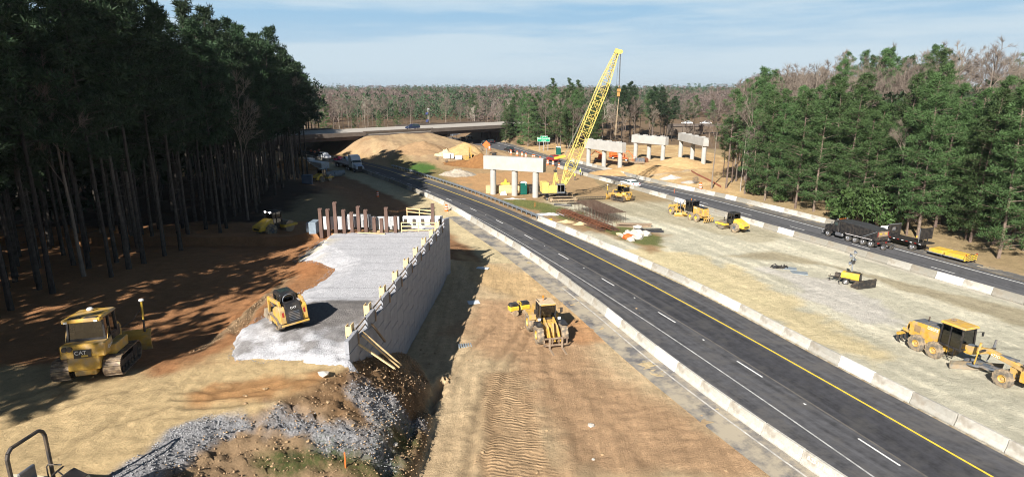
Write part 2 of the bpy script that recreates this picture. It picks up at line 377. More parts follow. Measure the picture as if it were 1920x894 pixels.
# far side of road B : pier ground
pg=(dBr>1.2)*(gx<66)*(gy<240)*(gy>95)*ss(8,-2,gx-.36*gy)
zone(pg,S(190,158,114)); zone(pg*ss(.0,.15,w1),S(204,178,132),.8)
zone((dBr>.2)*ss(4.5,2.5,dBr+w1*2)*near,S(172,150,116),.9)
zone((dBr>.2)*ss(2.2,1.2,dBr+w1)*near*ss(210,190,gy),S(186,176,156),.8)
zone(poly([(1180,326),(1260,315),(1300,326),(1230,332)],1,2)*pg,S(184,170,150),.6)
for pts_,wd_,dp_ in RUTS:
    m_=(np.abs(gx-np.mean([p[0] for p in pts_]))<20)&(np.abs(gy-np.mean([p[1] for p in pts_]))<25); dd=segd(gx[m_]+(fbm(gx[m_]/1.2,gy[m_]/1.2,2,91)-.5)*.7,gy[m_],pts_); C[m_]*=(1-.22*np.exp(-(dd/(wd_*1.2))**2))[:,None]
AUX[:,3]=np.maximum(AUX[:,3],fill*.35)
# overall mottling
C*= (1+w1*.22+w2*.20+streak*.22+streak2*.30*med+streak2*.18*hm)[:,None]
nx,ny=len(xs),len(ys); idx=np.arange(nx*ny).reshape(ny,nx)
FQ=np.stack([idx[:-1,:-1].ravel(),idx[:-1,1:].ravel(),idx[1:,1:].ravel(),idx[1:,:-1].ravel()],1)
m,t,b=nt('earth'); N=t.nodes; L=t.links
def nd(N,ty,**k):
    n=N.new(ty)
    for a,v in k.items():
        if a in n.inputs: n.inputs[a].default_value=v
        else: setattr(n,a,v)
    return n
tc=nd(N,'ShaderNodeTexCoord'); a1=nd(N,'ShaderNodeAttribute',attribute_name='soil'); a2=nd(N,'ShaderNodeAttribute',attribute_name='grain')
sp_=nd(N,'ShaderNodeSeparateColor'); L.new(a2.outputs['Color'],sp_.inputs[0])
def noise(scale,det=6,rough=.65,vec=None):
    n=nd(N,'ShaderNodeTexNoise'); n.inputs['Scale'].default_value=scale; n.inputs['Detail'].default_value=det; n.inputs['Roughness'].default_value=rough
    L.new(vec or tc.outputs['Object'],n.inputs['Vector']); return n.outputs['Fac']
def mrange(v,a,b_,c,d):
    n=nd(N,'ShaderNodeMapRange'); n.inputs[1].default_value=a; n.inputs[2].default_value=b_; n.inputs[3].default_value=c; n.inputs[4].default_value=d; L.new(v,n.inputs[0]); return n.outputs[0]
def mth(op,a,b_):
    n=nd(N,'ShaderNodeMath',operation=op)
    for i,q in enumerate((a,b_)):
        if isinstance(q,(int,float)): n.inputs[i].default_value=q
        else: L.new(q,n.inputs[i])
    return n.outputs[0]
fine=noise(1.3,14,.86); vf=noise(11,10,.8)
vo=nd(N,'ShaderNodeTexVoronoi'); vo.inputs['Scale'].default_value=9; L.new(tc.outputs['Object'],vo.inputs['Vector'])
mul=mth('MULTIPLY',mrange(fine,.36,.64,.76,1.20),mrange(vf,.34,.66,.84,1.14))
gm=mth('ADD',mth('MULTIPLY',sp_.outputs[0],mth('SUBTRACT',mrange(vo.outputs['Color'],0,1,.62,1.28),1.0)),1.0)
mul=mth('MULTIPLY',mul,gm)
sc=nd(N,'ShaderNodeVectorMath',operation='SCALE'); L.new(a1.outputs['Color'],sc.inputs[0]); L.new(mul,sc.inputs['Scale'])
# stones / clods
v2=nd(N,'ShaderNodeTexVoronoi'); v2.inputs['Scale'].default_value=2.3; v2.inputs['Randomness'].default_value=1; L.new(tc.outputs['Object'],v2.inputs['Vector'])
# tread marks: bars across the wheel path, broken up
mp=nd(N,'ShaderNodeMapping'); mp.inputs['Rotation'].default_value=(0,0,R(12)); L.new(tc.outputs['Object'],mp.inputs[0])
wv=nd(N,'ShaderNodeTexWave',bands_direction='Y'); wv.inputs['Scale'].default_value=1.05; wv.inputs['Distortion'].default_value=5.5; wv.inputs['Detail'].default_value=5; wv.inputs['Detail Scale'].default_value=1.1; L.new(mp.outputs[0],wv.inputs[0])
hgt=mth('ADD',mth('MULTIPLY',fine,.55),mth('MULTIPLY',vf,.10))
hgt=mth('ADD',hgt,mth('MULTIPLY',mth('MULTIPLY',wv.outputs['Fac'],mth('MULTIPLY',sp_.outputs[2],mrange(noise(.7,4,.6),.4,.6,.15,1))),.17))
hgt=mth('ADD',hgt,mth('MULTIPLY',mth('MULTIPLY',vo.outputs['Distance'],sp_.outputs[0]),-.12))
# wheel ruts running with the haul road
mp2=nd(N,'ShaderNodeMapping'); mp2.inputs['Rotation'].default_value=(0,0,R(14)); mp2.inputs['Scale'].default_value=(1,.06,1); L.new(tc.outputs['Object'],mp2.inputs[0])
rut=noise(1.3,5,.6,mp2.outputs[0]); hgt=mth('ADD',hgt,mth('MULTIPLY',mth('MULTIPLY',rut,a2.outputs['Alpha']),.26))
bp=nd(N,'ShaderNodeBump'); bp.inputs['Strength'].default_value=.75; bp.inputs['Distance'].default_value=.6; L.new(hgt,bp.inputs['Height']); L.new(bp.outputs[0],b.inputs['Normal'])
rmul=mth('ADD',1.0,mth('MULTIPLY',mrange(rut,.35,.65,-.16,.1),a2.outputs['Alpha']))
sc2=nd(N,'ShaderNodeVectorMath',operation='SCALE'); L.new(sc.outputs[0],sc2.inputs[0]); L.new(rmul,sc2.inputs['Scale'])
gn=noise(5,5); gmix=nd(N,'ShaderNodeMix',data_type='RGBA'); L.new(mth('MULTIPLY',sp_.outputs[1],mrange(gn,.42,.58,0,.8)),gmix.inputs['Factor']); L.new(sc2.outputs[0],gmix.inputs['A']); gmix.inputs['B'].default_value=(.045,.085,.02,1)
L.new(gmix.outputs['Result'],b.inputs['Base Color']); b.inputs['Roughness'].default_value=.95; b.inputs['Specular IOR Level'].default_value=.15
EARTH=m
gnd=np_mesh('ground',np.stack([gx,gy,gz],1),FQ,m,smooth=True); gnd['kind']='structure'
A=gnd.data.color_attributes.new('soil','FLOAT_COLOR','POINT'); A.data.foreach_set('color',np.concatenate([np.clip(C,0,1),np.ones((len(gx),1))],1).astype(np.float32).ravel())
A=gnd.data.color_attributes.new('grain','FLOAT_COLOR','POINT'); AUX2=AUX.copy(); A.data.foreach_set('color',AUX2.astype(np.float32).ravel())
# ================================================================ ROADS
def asphalt(name,col,var=.2,sc_=1.2,dust=None,damt=.3,sx=.15):
    m,t,b=nt(name); N=t.nodes; L=t.links
    tc=N.new('ShaderNodeTexCoord'); no=N.new('ShaderNodeTexNoise'); no.inputs['Scale'].default_value=sc_; no.inputs['Detail'].default_value=9; no.inputs['Roughness'].default_value=.75; L.new(tc.outputs['UV'],no.inputs['Vector'])
    mp=N.new('ShaderNodeMapping'); mp.inputs['Scale'].default_value=(1.6,.03,1); L.new(tc.outputs['UV'],mp.inputs[0])
    n2=N.new('ShaderNodeTexNoise'); n2.inputs['Scale'].default_value=1; n2.inputs['Detail'].default_value=4; L.new(mp.outputs[0],n2.inputs['Vector'])
    a=N.new('ShaderNodeMath'); a.operation='ADD'; L.new(no.outputs[0],a.inputs[0]); L.new(n2.outputs[0],a.inputs[1])
    r=N.new('ShaderNodeMapRange'); r.inputs[1].default_value=.8; r.inputs[2].default_value=1.2; r.inputs[3].default_value=1-var; r.inputs[4].default_value=1+var; L.new(a.outputs[0],r.inputs[0])
    s=N.new('ShaderNodeVectorMath'); s.operation='SCALE'; s.inputs[0].default_value=col; L.new(r.outputs[0],s.inputs['Scale']); src=s.outputs[0]
    if dust is not None:
        n3=N.new('ShaderNodeTexNoise'); n3.inputs['Scale'].default_value=.35; n3.inputs['Detail'].default_value=8; n3.inputs['Roughness'].default_value=.7; L.new(tc.outputs['UV'],n3.inputs['Vector'])
        r3=N.new('ShaderNodeMapRange'); r3.inputs[1].default_value=.6-damt*.4; r3.inputs[2].default_value=.75-damt*.4; L.new(n3.outputs[0],r3.inputs[0])
        x=N.new('ShaderNodeMix'); x.data_type='RGBA'; L.new(r3.outputs[0],x.inputs['Factor']); L.new(src,x.inputs['A']); x.inputs['B'].default_value=(*dust,1); src=x.outputs['Result']
    L.new(src,b.inputs['Base Color']); b.inputs['Roughness'].default_value=.85; b.inputs['Specular IOR Level'].default_value=.3
    return m
def strip(name,l0,l1,z,mat_,thick=None,i0=0,i1=None):
    n=min(len(l0),len(l1)) if len(l0)==len(l1) else None
    def resample(l,k):
        d=[0]
        for a,b_ in zip(l[:-1],l[1:]): d.append(d[-1]+math.hypot(b_[0]-a[0],b_[1]-a[1]))
        q=np.linspace(0,d[-1],k); return list(zip(np.interp(q,d,[p[0] for p in l]),np.interp(q,d,[p[1] for p in l]))),d[-1]
    k=140; A_,la=resample(l0,k); B_,lb=resample(l1,k)
    V=[];Fc=[];UV=[]
    for i in range(k):
        V+= [(A_[i][0],A_[i][1],z),(B_[i][0],B_[i][1],z)]; w=math.hypot(A_[i][0]-B_[i][0],A_[i][1]-B_[i][1]); UV+=[(0,i*la/k),(w,i*la/k)]
    for i in range(k-1): Fc.append((2*i,2*i+1,2*i+3,2*i+2))
    o=np_mesh(name,V,Fc,mat_); uv=o.data.uv_layers.new(name='UVMap')
    li=np.zeros(len(o.data.loops),np.int32); o.data.loops.foreach_get('vertex_index',li); uv.data.foreach_set('uv',np.array(UV,np.float32)[li].ravel())
    o['kind']='structure'; return o
def mixl(l0,l1,t):   # line between two lines (resampled)
    def rs(l,k=120):
        d=[0]
        for a,b_ in zip(l[:-1],l[1:]): d.append(d[-1]+math.hypot(b_[0]-a[0],b_[1]-a[1]))
        q=np.linspace(0,d[-1],k); return np.interp(q,d,[p[0] for p in l]),np.interp(q,d,[p[1] for p in l])
    a,b_=rs(l0),rs(l1); return list(zip(a[0]*(1-t)+b_[0]*t,a[1]*(1-t)+b_[1]*t))
asA=asphalt('asphalt_new',(.074,.074,.080),.42,dust=(.105,.10,.098),damt=.3); asD=asphalt('asphalt_dark',(.046,.046,.052),.4,dust=(.07,.068,.068),damt=.25); asO=asphalt('asphalt_old',(.085,.085,.09),.3); asS=asphalt('asphalt_dusty',(.15,.145,.145),.35,dust=(.38,.33,.25),damt=.46)
asB=asphalt('asphalt_grey',(.09,.09,.096),.3)
seal=asphalt('asphalt_seam',(.12,.11,.10),.35)
SEAM=off_line(AY,3.5); DASH=off_line(AY,4.0); WLN=off_line(AY,6.35)
strip('road_asphalt',off_line(AL,-.2),off_line(AR,.1),.022,asA)
strip('road_dark_lane',SEAM,off_line(AY,.25),.027,asD)
strip('road_seam',off_line(AY,3.58),off_line(AY,3.42),.031,seal)
strip('road_shoulder_dusty',off_line(AL,3.2)[:46],off_line(AL,-.05)[:46],.05,asS)
strip('road_left_edge_band',off_line(AL,-.15),off_line(AL,-.9),.027,asO)
strip('road_asphalt_far',off_line(BL,-.2),off_line(BR,.1),.022,asB)
strip('road_shoulder_far',off_line(BR,-.05),off_line(BR,-2.2),.03,asphalt('asphalt_shoulder',(.12,.115,.11),.3,dust=(.3,.26,.2),damt=.2))
PW=mat('road_paint_white',(.78,.78,.76),.6,var=.3,scale=4); PY=mat('road_paint_yellow',(.80,.56,.05),.6,var=.2,scale=4)
def linestrip(name,l,w,z,m_): return strip(name,off_line(l,w/2),off_line(l,-w/2),z,m_)
linestrip('yellow_edge_line',AY,.17,.036,PY)
linestrip('white_edge_line',WLN,.13,.036,mat('worn_white_paint',(.45,.45,.44),.7,var=.5,scale=1.5))
linestrip('shoulder_line',off_line(AL,1.35)[:26],.14,.056,mat('worn_white_paint_2',(.5,.48,.44),.7,var=.5,scale=1.5))
linestrip('white_edge_line_far',off_line(BR,1.1),.17,.036,PW)
def dashes(name,l,off,period,length,start,w=.14,z=.036,marks=False):
    l=off_line(l,off); d=[0]
    for a,b_ in zip(l[:-1],l[1:]): d.append(d[-1]+math.hypot(b_[0]-a[0],b_[1]-a[1]))
    X=lambda s:(np.interp(s,d,[p[0] for p in l]),np.interp(s,d,[p[1] for p in l]))
    mb=MB(); s=start
    while s<d[-1]-period:
        for (u,v,ww) in ([(s,s+length,w)]+([(s+length+(period-length)*.5,s+length+(period-length)*.5+.22,.14)] if marks else [])):
            a=X(u);b_=X(v); tx,ty=b_[0]-a[0],b_[1]-a[1]; q=math.hypot(tx,ty); nx_,ny_=-ty/q*ww/2,tx/q*ww/2
            mb.add([(a[0]-nx_,a[1]-ny_,z),(a[0]+nx_,a[1]+ny_,z),(b_[0]+nx_,b_[1]+ny_,z),(b_[0]-nx_,b_[1]-ny_,z)],[(0,1,2,3)])
        s+=period
    o=mb.build(name,PW); o['kind']='structure'
dashes('lane_dashes',AY,4.0,11.5,2.9,6.9,marks=True)
dashes('lane_dashes_far',BR,4.6,11.8,3.0,5.0)
# ================================================================ SKY + SUN
SUNV=Vector((-.43,-.90,0)).normalized(); EL=R(32)
W=bpy.data.worlds.new('World'); SC.world=W; W.use_nodes=True; N=W.node_tree.nodes; L=W.node_tree.links
bg=N['Background']; sky=N.new('ShaderNodeTexSky'); sky.sky_type='NISHITA'; sky.sun_disc=False; sky.sun_elevation=EL; sky.altitude=100; sky.air_density=1.25; sky.dust_density=.35; sky.ozone_density=3.0
sky.sun_rotation=math.atan2(SUNV.x,SUNV.y)
def mr(v,a,b_,c,d,sm=False):
    n=N.new('ShaderNodeMapRange'); n.clamp=True
    if sm: n.interpolation_type='SMOOTHSTEP'
    for q,w in zip((1,2,3,4),(a,b_,c,d)): n.inputs[q].default_value=w
    L.new(v,n.inputs[0]); return n.outputs[0]
def mixc(f,A_,B_):
    n=N.new('ShaderNodeMix'); n.data_type='RGBA'
    L.new(f,n.inputs['Factor'])
    for k_,v_ in (('A',A_),('B',B_)):
        if isinstance(v_,tuple): n.inputs[k_].default_value=(*v_,1)
        else: L.new(v_,n.inputs[k_])
    return n.outputs['Result']
tc=N.new('ShaderNodeTexCoord'); se=N.new('ShaderNodeSeparateXYZ'); L.new(tc.outputs['Generated'],se.inputs[0]); Z=se.outputs[2]
mp=N.new('ShaderNodeMapping'); mp.inputs['Scale'].default_value=(1.2,1.2,13); mp.inputs['Rotation'].default_value=(0,R(-5),0); L.new(tc.outputs['Generated'],mp.inputs[0])
no=N.new('ShaderNodeTexNoise'); no.inputs['Scale'].default_value=1.5; no.inputs['Detail'].default_value=7; no.inputs['Roughness'].default_value=.55; L.new(mp.outputs[0],no.inputs['Vector'])
cl=mr(no.outputs[0],.40,.60,0,1,True)
low=mixc(mr(Z,.0,.15,0,1,True),(5.8,7.0,7.9),(3.2,5.5,7.7))
env=mr(Z,.10,.30,.8,0,True); mu=N.new('ShaderNodeMath'); mu.operation='MULTIPLY'; L.new(cl,mu.inputs[0]); L.new(env,mu.inputs[1])
low=mixc(mu.outputs[0],low,(6.3,7.5,8.3))
dim=N.new('ShaderNodeVectorMath'); dim.operation='SCALE'; L.new(sky.outputs[0],dim.inputs[0]); dim.inputs['Scale'].default_value=.45
fin=mixc(mr(Z,.16,.42,0,1,True),low,dim.outputs[0]); L.new(fin,bg.inputs[0]); bg.inputs[1].default_value=.052
sl=bpy.data.lights.new('sun','SUN'); sl.energy=5.0; sl.angle=R(.53); sl.color=(1,.945,.865)
so=bpy.data.objects.new('sun',sl); COL.objects.link(so)
sv=Vector((SUNV.x*math.cos(EL),SUNV.y*math.cos(EL),math.sin(EL))); so.rotation_euler=sv.to_track_quat('Z','Y').to_euler()
SC.view_settings.exposure=1.0
SC.cycles.max_bounces=5; SC.cycles.diffuse_bounces=2; SC.cycles.glossy_bounces=2; SC.cycles.transmission_bounces=3; SC.cycles.volume_bounces=0
SC.cycles.use_denoising=True; SC.cycles.filter_width=1.05
# ================================================================ TREES
def leafmat(name,col,var=.35,hv=.25,scale=.9,trans=True):
    m,t,b=nt(name); N=t.nodes; L=t.links
    tc=N.new('ShaderNodeTexCoord'); oi=N.new('ShaderNodeObjectInfo'); no=N.new('ShaderNodeTexNoise'); no.inputs['Scale'].default_value=scale; no.inputs['Detail'].default_value=4; L.new(tc.outputs['Object'],no.inputs['Vector'])
    r=N.new('ShaderNodeMapRange'); r.inputs[1].default_value=.3; r.inputs[2].default_value=.7; r.inputs[3].default_value=1-var; r.inputs[4].default_value=1+var; L.new(no.outputs[0],r.inputs[0])
    r2=N.new('ShaderNodeMapRange'); r2.inputs[3].default_value=1-hv; r2.inputs[4].default_value=1+hv; L.new(oi.outputs['Random'],r2.inputs[0])
    q=N.new('ShaderNodeMath'); q.operation='MULTIPLY'; L.new(r.outputs[0],q.inputs[0]); L.new(r2.outputs[0],q.inputs[1])
    s=N.new('ShaderNodeVectorMath'); s.operation='SCALE'; s.inputs[0].default_value=col; L.new(q.outputs[0],s.inputs['Scale'])
    hs=N.new('ShaderNodeHueSaturation'); r3=N.new('ShaderNodeMapRange'); r3.inputs[3].default_value=.49; r3.inputs[4].default_value=.515; L.new(oi.outputs['Random'],r3.inputs[0]); L.new(r3.outputs[0],hs.inputs['Hue']); L.new(s.outputs[0],hs.inputs['Color'])
    L.new(hs.outputs[0],b.inputs['Base Color']); b.inputs['Roughness'].default_value=.65; b.inputs['Specular IOR Level'].default_value=.25
    return m
PINE=leafmat('pine_needles',(.055,.098,.032)); PINEL=leafmat('pine_needles_shade',(.024,.046,.019)); FARP=leafmat('far_pine_foliage',(.042,.080,.036),.5,.1,.05)  # PINEL: needle green with the backlit wood's shade put into its colour
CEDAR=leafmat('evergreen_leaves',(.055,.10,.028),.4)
BARK=leafmat('pine_bark',(.17,.125,.10),.35,.25,2.5); BARKL=leafmat('forest_bark_shaded',(.048,.040,.034),.4,.35,2.5); TWIG=leafmat('bare_branches',(.175,.140,.115),.25,.25,1); PALE=leafmat('pale_bark',(.32,.28,.24),.3,.2,1.5)  # BARKL near-black: shade inside the wood put into the bark colour
FARB=leafmat('far_bare_branches',(.165,.128,.108),.45,.1,.04)
def tuft_mesh(cent,rad,k,size,width,out=None,up=.25,rs=None):
    rs=rs or rng; n=len(cent); c=np.repeat(np.asarray(cent,float),k,0); r=np.repeat(np.asarray(rad,float),k)
    d=rs.normal(size=(n*k,3)); d/=np.linalg.norm(d,axis=1)[:,None]
    o=c+d*(r*rs.uniform(.15,1.0,n*k)**.6)[:,None]*np.array([1,1,.6])
    dr=d*.8+rs.normal(size=(n*k,3))*.5; dr[:,2]+=up; dr/=np.linalg.norm(dr,axis=1)[:,None]
    s=rs.normal(size=(n*k,3)); s=np.cross(s,dr); s/=np.linalg.norm(s,axis=1)[:,None]
    sz=(size*rs.uniform(.6,1.3,n*k))[:,None]
    V=np.stack([o-s*width*.5*sz,o+s*width*.5*sz,o+dr*sz],1).reshape(-1,3)
    return V,np.arange(len(V)).reshape(-1,3)
def tris_add(V,F_,mbv):  # append MB quads as triangles
    pass
def trunk_mb(h,r,bend=.6,n=7,seg=6,rs=random):
    pts=[];dx,dy=rs.uniform(-bend,bend),rs.uniform(-bend,bend)
    for i in range(seg+1):
        t=i/seg; pts.append((dx*t*t+rs.uniform(-.08,.08)*(i>0),dy*t*t+rs.uniform(-.08,.08)*(i>0),h*t-.4*(i==0)))
    mb=MB()
    for i in range(seg): mb.tube(pts[i],pts[i+1],r*(1-.8*i/seg)*(1.25 if i==0 else 1),r*(1-.8*(i+1)/seg),n=n,cap=False)
    return mb,lambda z:(dx*(z/h)**2,dy*(z/h)**2)
def make_pine(name,h,h0,lmax,nb,bark,leaf,r=.22,k=34,stub=10,csize=.62,round_=1.0,kw=.30):
    root=bpy.data.objects.new(name,None); COL.objects.link(root)
    mb,ax=trunk_mb(h*.97,r)
    cent=[];rad=[]
    for i in range(nb):
        t=(i+random.random())/nb; z=h0+(h-h0)*t**.95
        env=(math.sin(math.pi*min(1,.16+.84*t)**.8)**.7 if round_ else 1-t*.8); L_=lmax*max(.2,env)*random.uniform(.55,1.15)
        a=random.uniform(0,2*math.pi); x0,y0=ax(z); ex,ey,ez=x0+math.cos(a)*L_,y0+math.sin(a)*L_,z+L_*random.uniform(.0,.45)
        mb.tube((x0,y0,z-.2),(ex,ey,ez),.05*(1-t*.5)+.02,.015,n=3,cap=False)
        for q in range(3 if L_>1.8 else 2):
            u=1-.33*q*random.uniform(.7,1.1); sp=.45*L_*(q>0)
            cent.append((x0+(ex-x0)*u+random.uniform(-sp,sp)*.5,y0+(ey-y0)*u+random.uniform(-sp,sp)*.5,z+(ez-z)*u+random.uniform(-.2,.3))); rad.append(random.uniform(.5,.95)*(.55+.12*L_))
    x0,y0=ax(h); cent.append((x0,y0,h-.3)); rad.append(.5)
    for i in range(stub):
        z=random.uniform(h*.15,h0); a=random.uniform(0,6.28); L_=random.uniform(.6,2.4); x0,y0=ax(z)
        mb.tube((x0,y0,z),(x0+math.cos(a)*L_,y0+math.sin(a)*L_,z+random.uniform(-.5,.5)),.03,.01,n=3,cap=False)
    mb.build('trunk',bark,root,smooth=True)
    V,T=tuft_mesh(cent,rad,k,csize,kw); np_mesh('crown',V,T,leaf,root,nper=3)
    return root
def grow_branch(mb,p,d,l,r,lev,tw):
    q=p+d*l; mb.tube(p,q,r,r*.62,n=4 if lev>1 else 3,cap=False)
    if lev==0:
        for _ in range(5):
            e=(d+Vector([random.gauss(0,.5) for _ in range(3)])).normalized(); tw.append((p+d*l*random.uniform(.2,1),e,random.uniform(.5,1.1)))
        return
    n=3 if lev>1 else 4
    for i in range(n):
        e=(d+Vector([random.gauss(0,.42),random.gauss(0,.42),random.gauss(.12,.25)])).normalized()
        grow_branch(mb,p+d*l*(1 if i==0 else random.uniform(.45,1)),e,l*random.uniform(.6,.82),r*.58,lev-1,tw)
def make_bare(name,h,bark,twig,lev=3,r=.17,forks=7,tww=.035):
    root=bpy.data.objects.new(name,None); COL.objects.link(root)
    mb,ax=trunk_mb(h*.9,r,1.0); br=MB(); tw=[]
    for i in range(forks):
        z=h*(.38+.5*i/forks); a=random.uniform(0,6.28); x0,y0=ax(z)
        grow_branch(br,Vector((x0,y0,z)),Vector((math.cos(a)*.62,math.sin(a)*.62,random.uniform(.7,1.1))).normalized(),h*.12*(1.1-.5*i/forks),.06,lev-1 if i>forks*.6 else lev,tw)
    mb.build('trunk',bark,root,smooth=True)
    # twigs as slim blades, same mesh as the branches
    for p,e,l in tw:
        for w in (0,1):
            s=e.cross(Vector((random.gauss(0,1),random.gauss(0,1),random.gauss(0,1)))).normalized()*tww; ee=(e+s*8*random.uniform(-1,1)).normalized()
            br.add([p-s*.5,p+s*.5,p+ee*l],[(0,1,2)])
    br.build('branches',twig,root)
    return root
random.seed(3)
def place_tree(proto,x,y,sc,label,cat,group,first):
    o=proto if first.pop(id(proto),True) and not proto.get('used') else copy_tree(proto)
    if o is proto: o['used']=1
    z=hz(x,y); o.location=(x,y,z); o.rotation_euler=(random.gauss(0,.012),random.gauss(0,.012),random.uniform(0,6.28)); o.scale=(sc*random.uniform(.9,1.12),sc*random.uniform(.9,1.12),sc)
    o['label']=label; o['category']=cat; o['group']=group; return o
FIRST={}
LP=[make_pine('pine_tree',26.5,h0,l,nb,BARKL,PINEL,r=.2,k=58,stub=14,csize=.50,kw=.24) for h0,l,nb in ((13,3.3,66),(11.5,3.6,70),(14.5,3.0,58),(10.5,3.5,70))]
RP=[make_pine('pine_tree',23,h0,l,nb,BARK,PINE,r=.2,k=62,stub=16,csize=.42,kw=.22) for h0,l,nb in ((7,3.7,70),(10.5,3.3,54),(3.5,4.1,84),(1.5,3.7,84))]
BT=[make_bare('bare_tree',21,TWIG,TWIG,3,.17,f) for f in (7,8,9)]
BTP=[make_bare('bare_tree',19,PALE,PALE,3,.13,6)]
def edgeL(y): return float(np.interp(y,[-60,-28,-8,0,50,90,125,150,168],[-95,-60,-42,-36,-36,-38,-45,-51,-60]))
def scatter(x0,x1,y0,y1,step,ok,jit=.42):
    pts=[];y=y0
    while y<y1:
        x=x0
        while x<x1:
            px,py=x+random.uniform(-jit,jit)*step,y+random.uniform(-jit,jit)*step
            s=ok(px,py)
            if s: pts.append((px,py))
            x+=step
        y+=step
    return pts
random.seed(5)
nL=0
LG='tall pines of the dark wood left of the site'; LL='tall pine with a long bare trunk in the dark wood left of the site'
pts=scatter(-74,-34,34,152,3.35,lambda x,y: x<edgeL(y) and x>edgeL(y)-(8 if y<110 else 13) and x/y>-1.0)
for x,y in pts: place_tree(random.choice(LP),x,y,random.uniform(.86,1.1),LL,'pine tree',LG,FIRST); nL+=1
for x,y in ((-42.5,66),(-39,52),(-44,100),(-37.5,83),(-47,128)): place_tree(random.choice(BT+BTP),x,y,random.uniform(1.0,1.2),'leafless tree among the tall pines left of the site','bare tree','leafless trees in the left wood',FIRST)
# --- right wood
def dBf(x,y): return -side1(x,y,SBR)
RLl='green pine with branches almost to the ground along the right road'; RG='pines along the right road'
nR=0
for x,y in scatter(38,86,58,150,4.1,lambda x,y:(lambda d:d>5.5 and d<23)(dBf(x,y)) and .335<x/y<.98 and not(x/y<.36 and random.random()<.4)):
    dd=dBf(x,y)
    if random.random()<(.25 if x/y>.4 else .5): place_tree(random.choice(BT+BTP),x,y,random.uniform(.7,1.05),'leafless tree among the pines along the right road','bare tree','leafless trees among the right pines',FIRST)
    else: place_tree(random.choice(RP[:2] if x/y<.40 else (RP[2:] if dd<13 else RP[:3])),x,y,random.choice((random.uniform(.62,.8),random.uniform(.85,1.04)))*(.9 if x/y<.40 else 1),RLl,'pine tree',RG,FIRST); nR+=1
nB=0
for x,y in scatter(40,150,80,235,6.4,lambda x,y:(lambda d:d>=22 and d<78)(dBf(x,y)) and .36<x/y<.95):
    if random.random()<.2: place_tree(random.choice(RP[:2]),x,y,random.uniform(.9,1.08),'taller pine standing behind the roadside pines on the right','pine tree','pines behind the roadside pines',FIRST); nR+=1
    else: place_tree(random.choice(BT),x,y,random.uniform(.95,1.25),'tall leafless tree behind the pines on the right','bare tree','leafless trees behind the right pines',FIRST); nB+=1
# --- grove behind the crane and piers
def notroad(x,y): return dBf(x,y)>7
for x,y in scatter(4,92,208,285,6.6,lambda x,y: dBf(x,y)>9+ (0 if x<40 else 2) and .055<x/y<.335 and y>(212+max(0,x-20)*.9 if x>12 else 225)):
    if x/y>.20 and random.random()<.55:
        place_tree(random.choice(BT),x,y,random.uniform(.75,.95),'leafless tree in the grove behind the crane','bare tree','leafless trees behind the crane',FIRST)
    elif random.random()<.25: place_tree(random.choice(BT+BTP),x,y,random.uniform(.8,1.0),'leafless tree in the grove behind the crane','bare tree','leafless trees behind the crane',FIRST)
    else: place_tree(random.choice(RP if x/y<.15 else RP[:2]+LP[:1]),x,y,random.uniform(.68,.92),'pine in the grove behind the crane','pine tree','pines of the grove behind the crane',FIRST)
for px,py,s in ((957,266,.62),(968,262,.8),(979,266,.7),(1000,268,.75),(1012,262,.6),(1024,264,.8),(990,256,.85),(1008,256,.85),(960,262,.72),(948,256,.6),(712,238,.5),(746,236,.62),(664,232,.45),(1245,262,.75),(990,262,.55)):
    v=at(px,py+14) if py<250 else at(px,py); place_tree(RP[3] if px!=1245 else RP[0],v.x,v.y,s,'lone dark pine by the overpass' if px<1100 else 'lone pine between the bridge piers and the far road','pine tree','lone pines by the overpass' if px<1100 else 'lone pine by the piers',FIRST)
# --- leafless belt behind the overpass
nM=0
for x,y in scatter(-190,130,282,338,8.6,lambda x,y: -.46<x/y<.40 and (y> 262-.9*x*.0+ (0 if x>-20 else -x*.05)+ (30 if x<0 else 12)) and ((x-BO[0])*BN[0]+(y-BO[1])*BN[1])<-34 and dBf(x,y)>-500 and abs(side1(x,y,BL[-12:]))>18):
    if random.random()<.13: place_tree(random.choice(RP),x,y,random.uniform(.6,.85),'small dark pine in the leafless wood behind the overpass','pine tree','pines in the wood behind the overpass',FIRST)
    else: place_tree(random.choice(BT+BTP[:1]) if random.random()<.8 else BT[0],x,y,random.uniform(.72,1.0),'leafless tree in the wood behind the overpass','bare tree','leafless trees behind the overpass',FIRST); nM+=1
print('TREES',nL,nR,nB,nM)
# --- undergrowth shrubs (few, individually visible)
def make_shrub(name,h,leaf,n=26,bare=False):
    root=bpy.data.objects.new(name,None); COL.objects.link(root); mb=MB(); cent=[]
    for i in range(n):
        a=random.uniform(0,6.28); rr=h*.45*math.sqrt(random.random()); z=h*random.uniform(.25,1)*(1-.35*rr/(h*.45)); p=(math.cos(a)*rr,math.sin(a)*rr,z); cent.append(p); mb.tube((0,0,-.1),p,.03,.01,n=3,cap=False)
    mb.build('stem',BARK if not bare else TWIG,root); V,T=tuft_mesh(cent,[h*.16]*n,44,h*.075+.08,.55 if not bare else .12); np_mesh('foliage' if not bare else 'branches',V,T,leaf,root,nper=3); return root
SH=[make_shrub('evergreen_shrub',4.6,CEDAR,34)]; SB=[make_shrub('bare_bush',1.6,TWIG,20,True)]
for px,py,s in ((1600,432,1.6),(1640,440,1.35),(1565,424,1.0),(1400,374,.8),(1450,388,.7)):
    v=at(px,py); v.x+=2.5; v.y+=3; place_tree(SH[0],v.x,v.y,s,'broad bright green shrub in front of the right pines','shrub','evergreen shrubs in front of the right pines',FIRST)
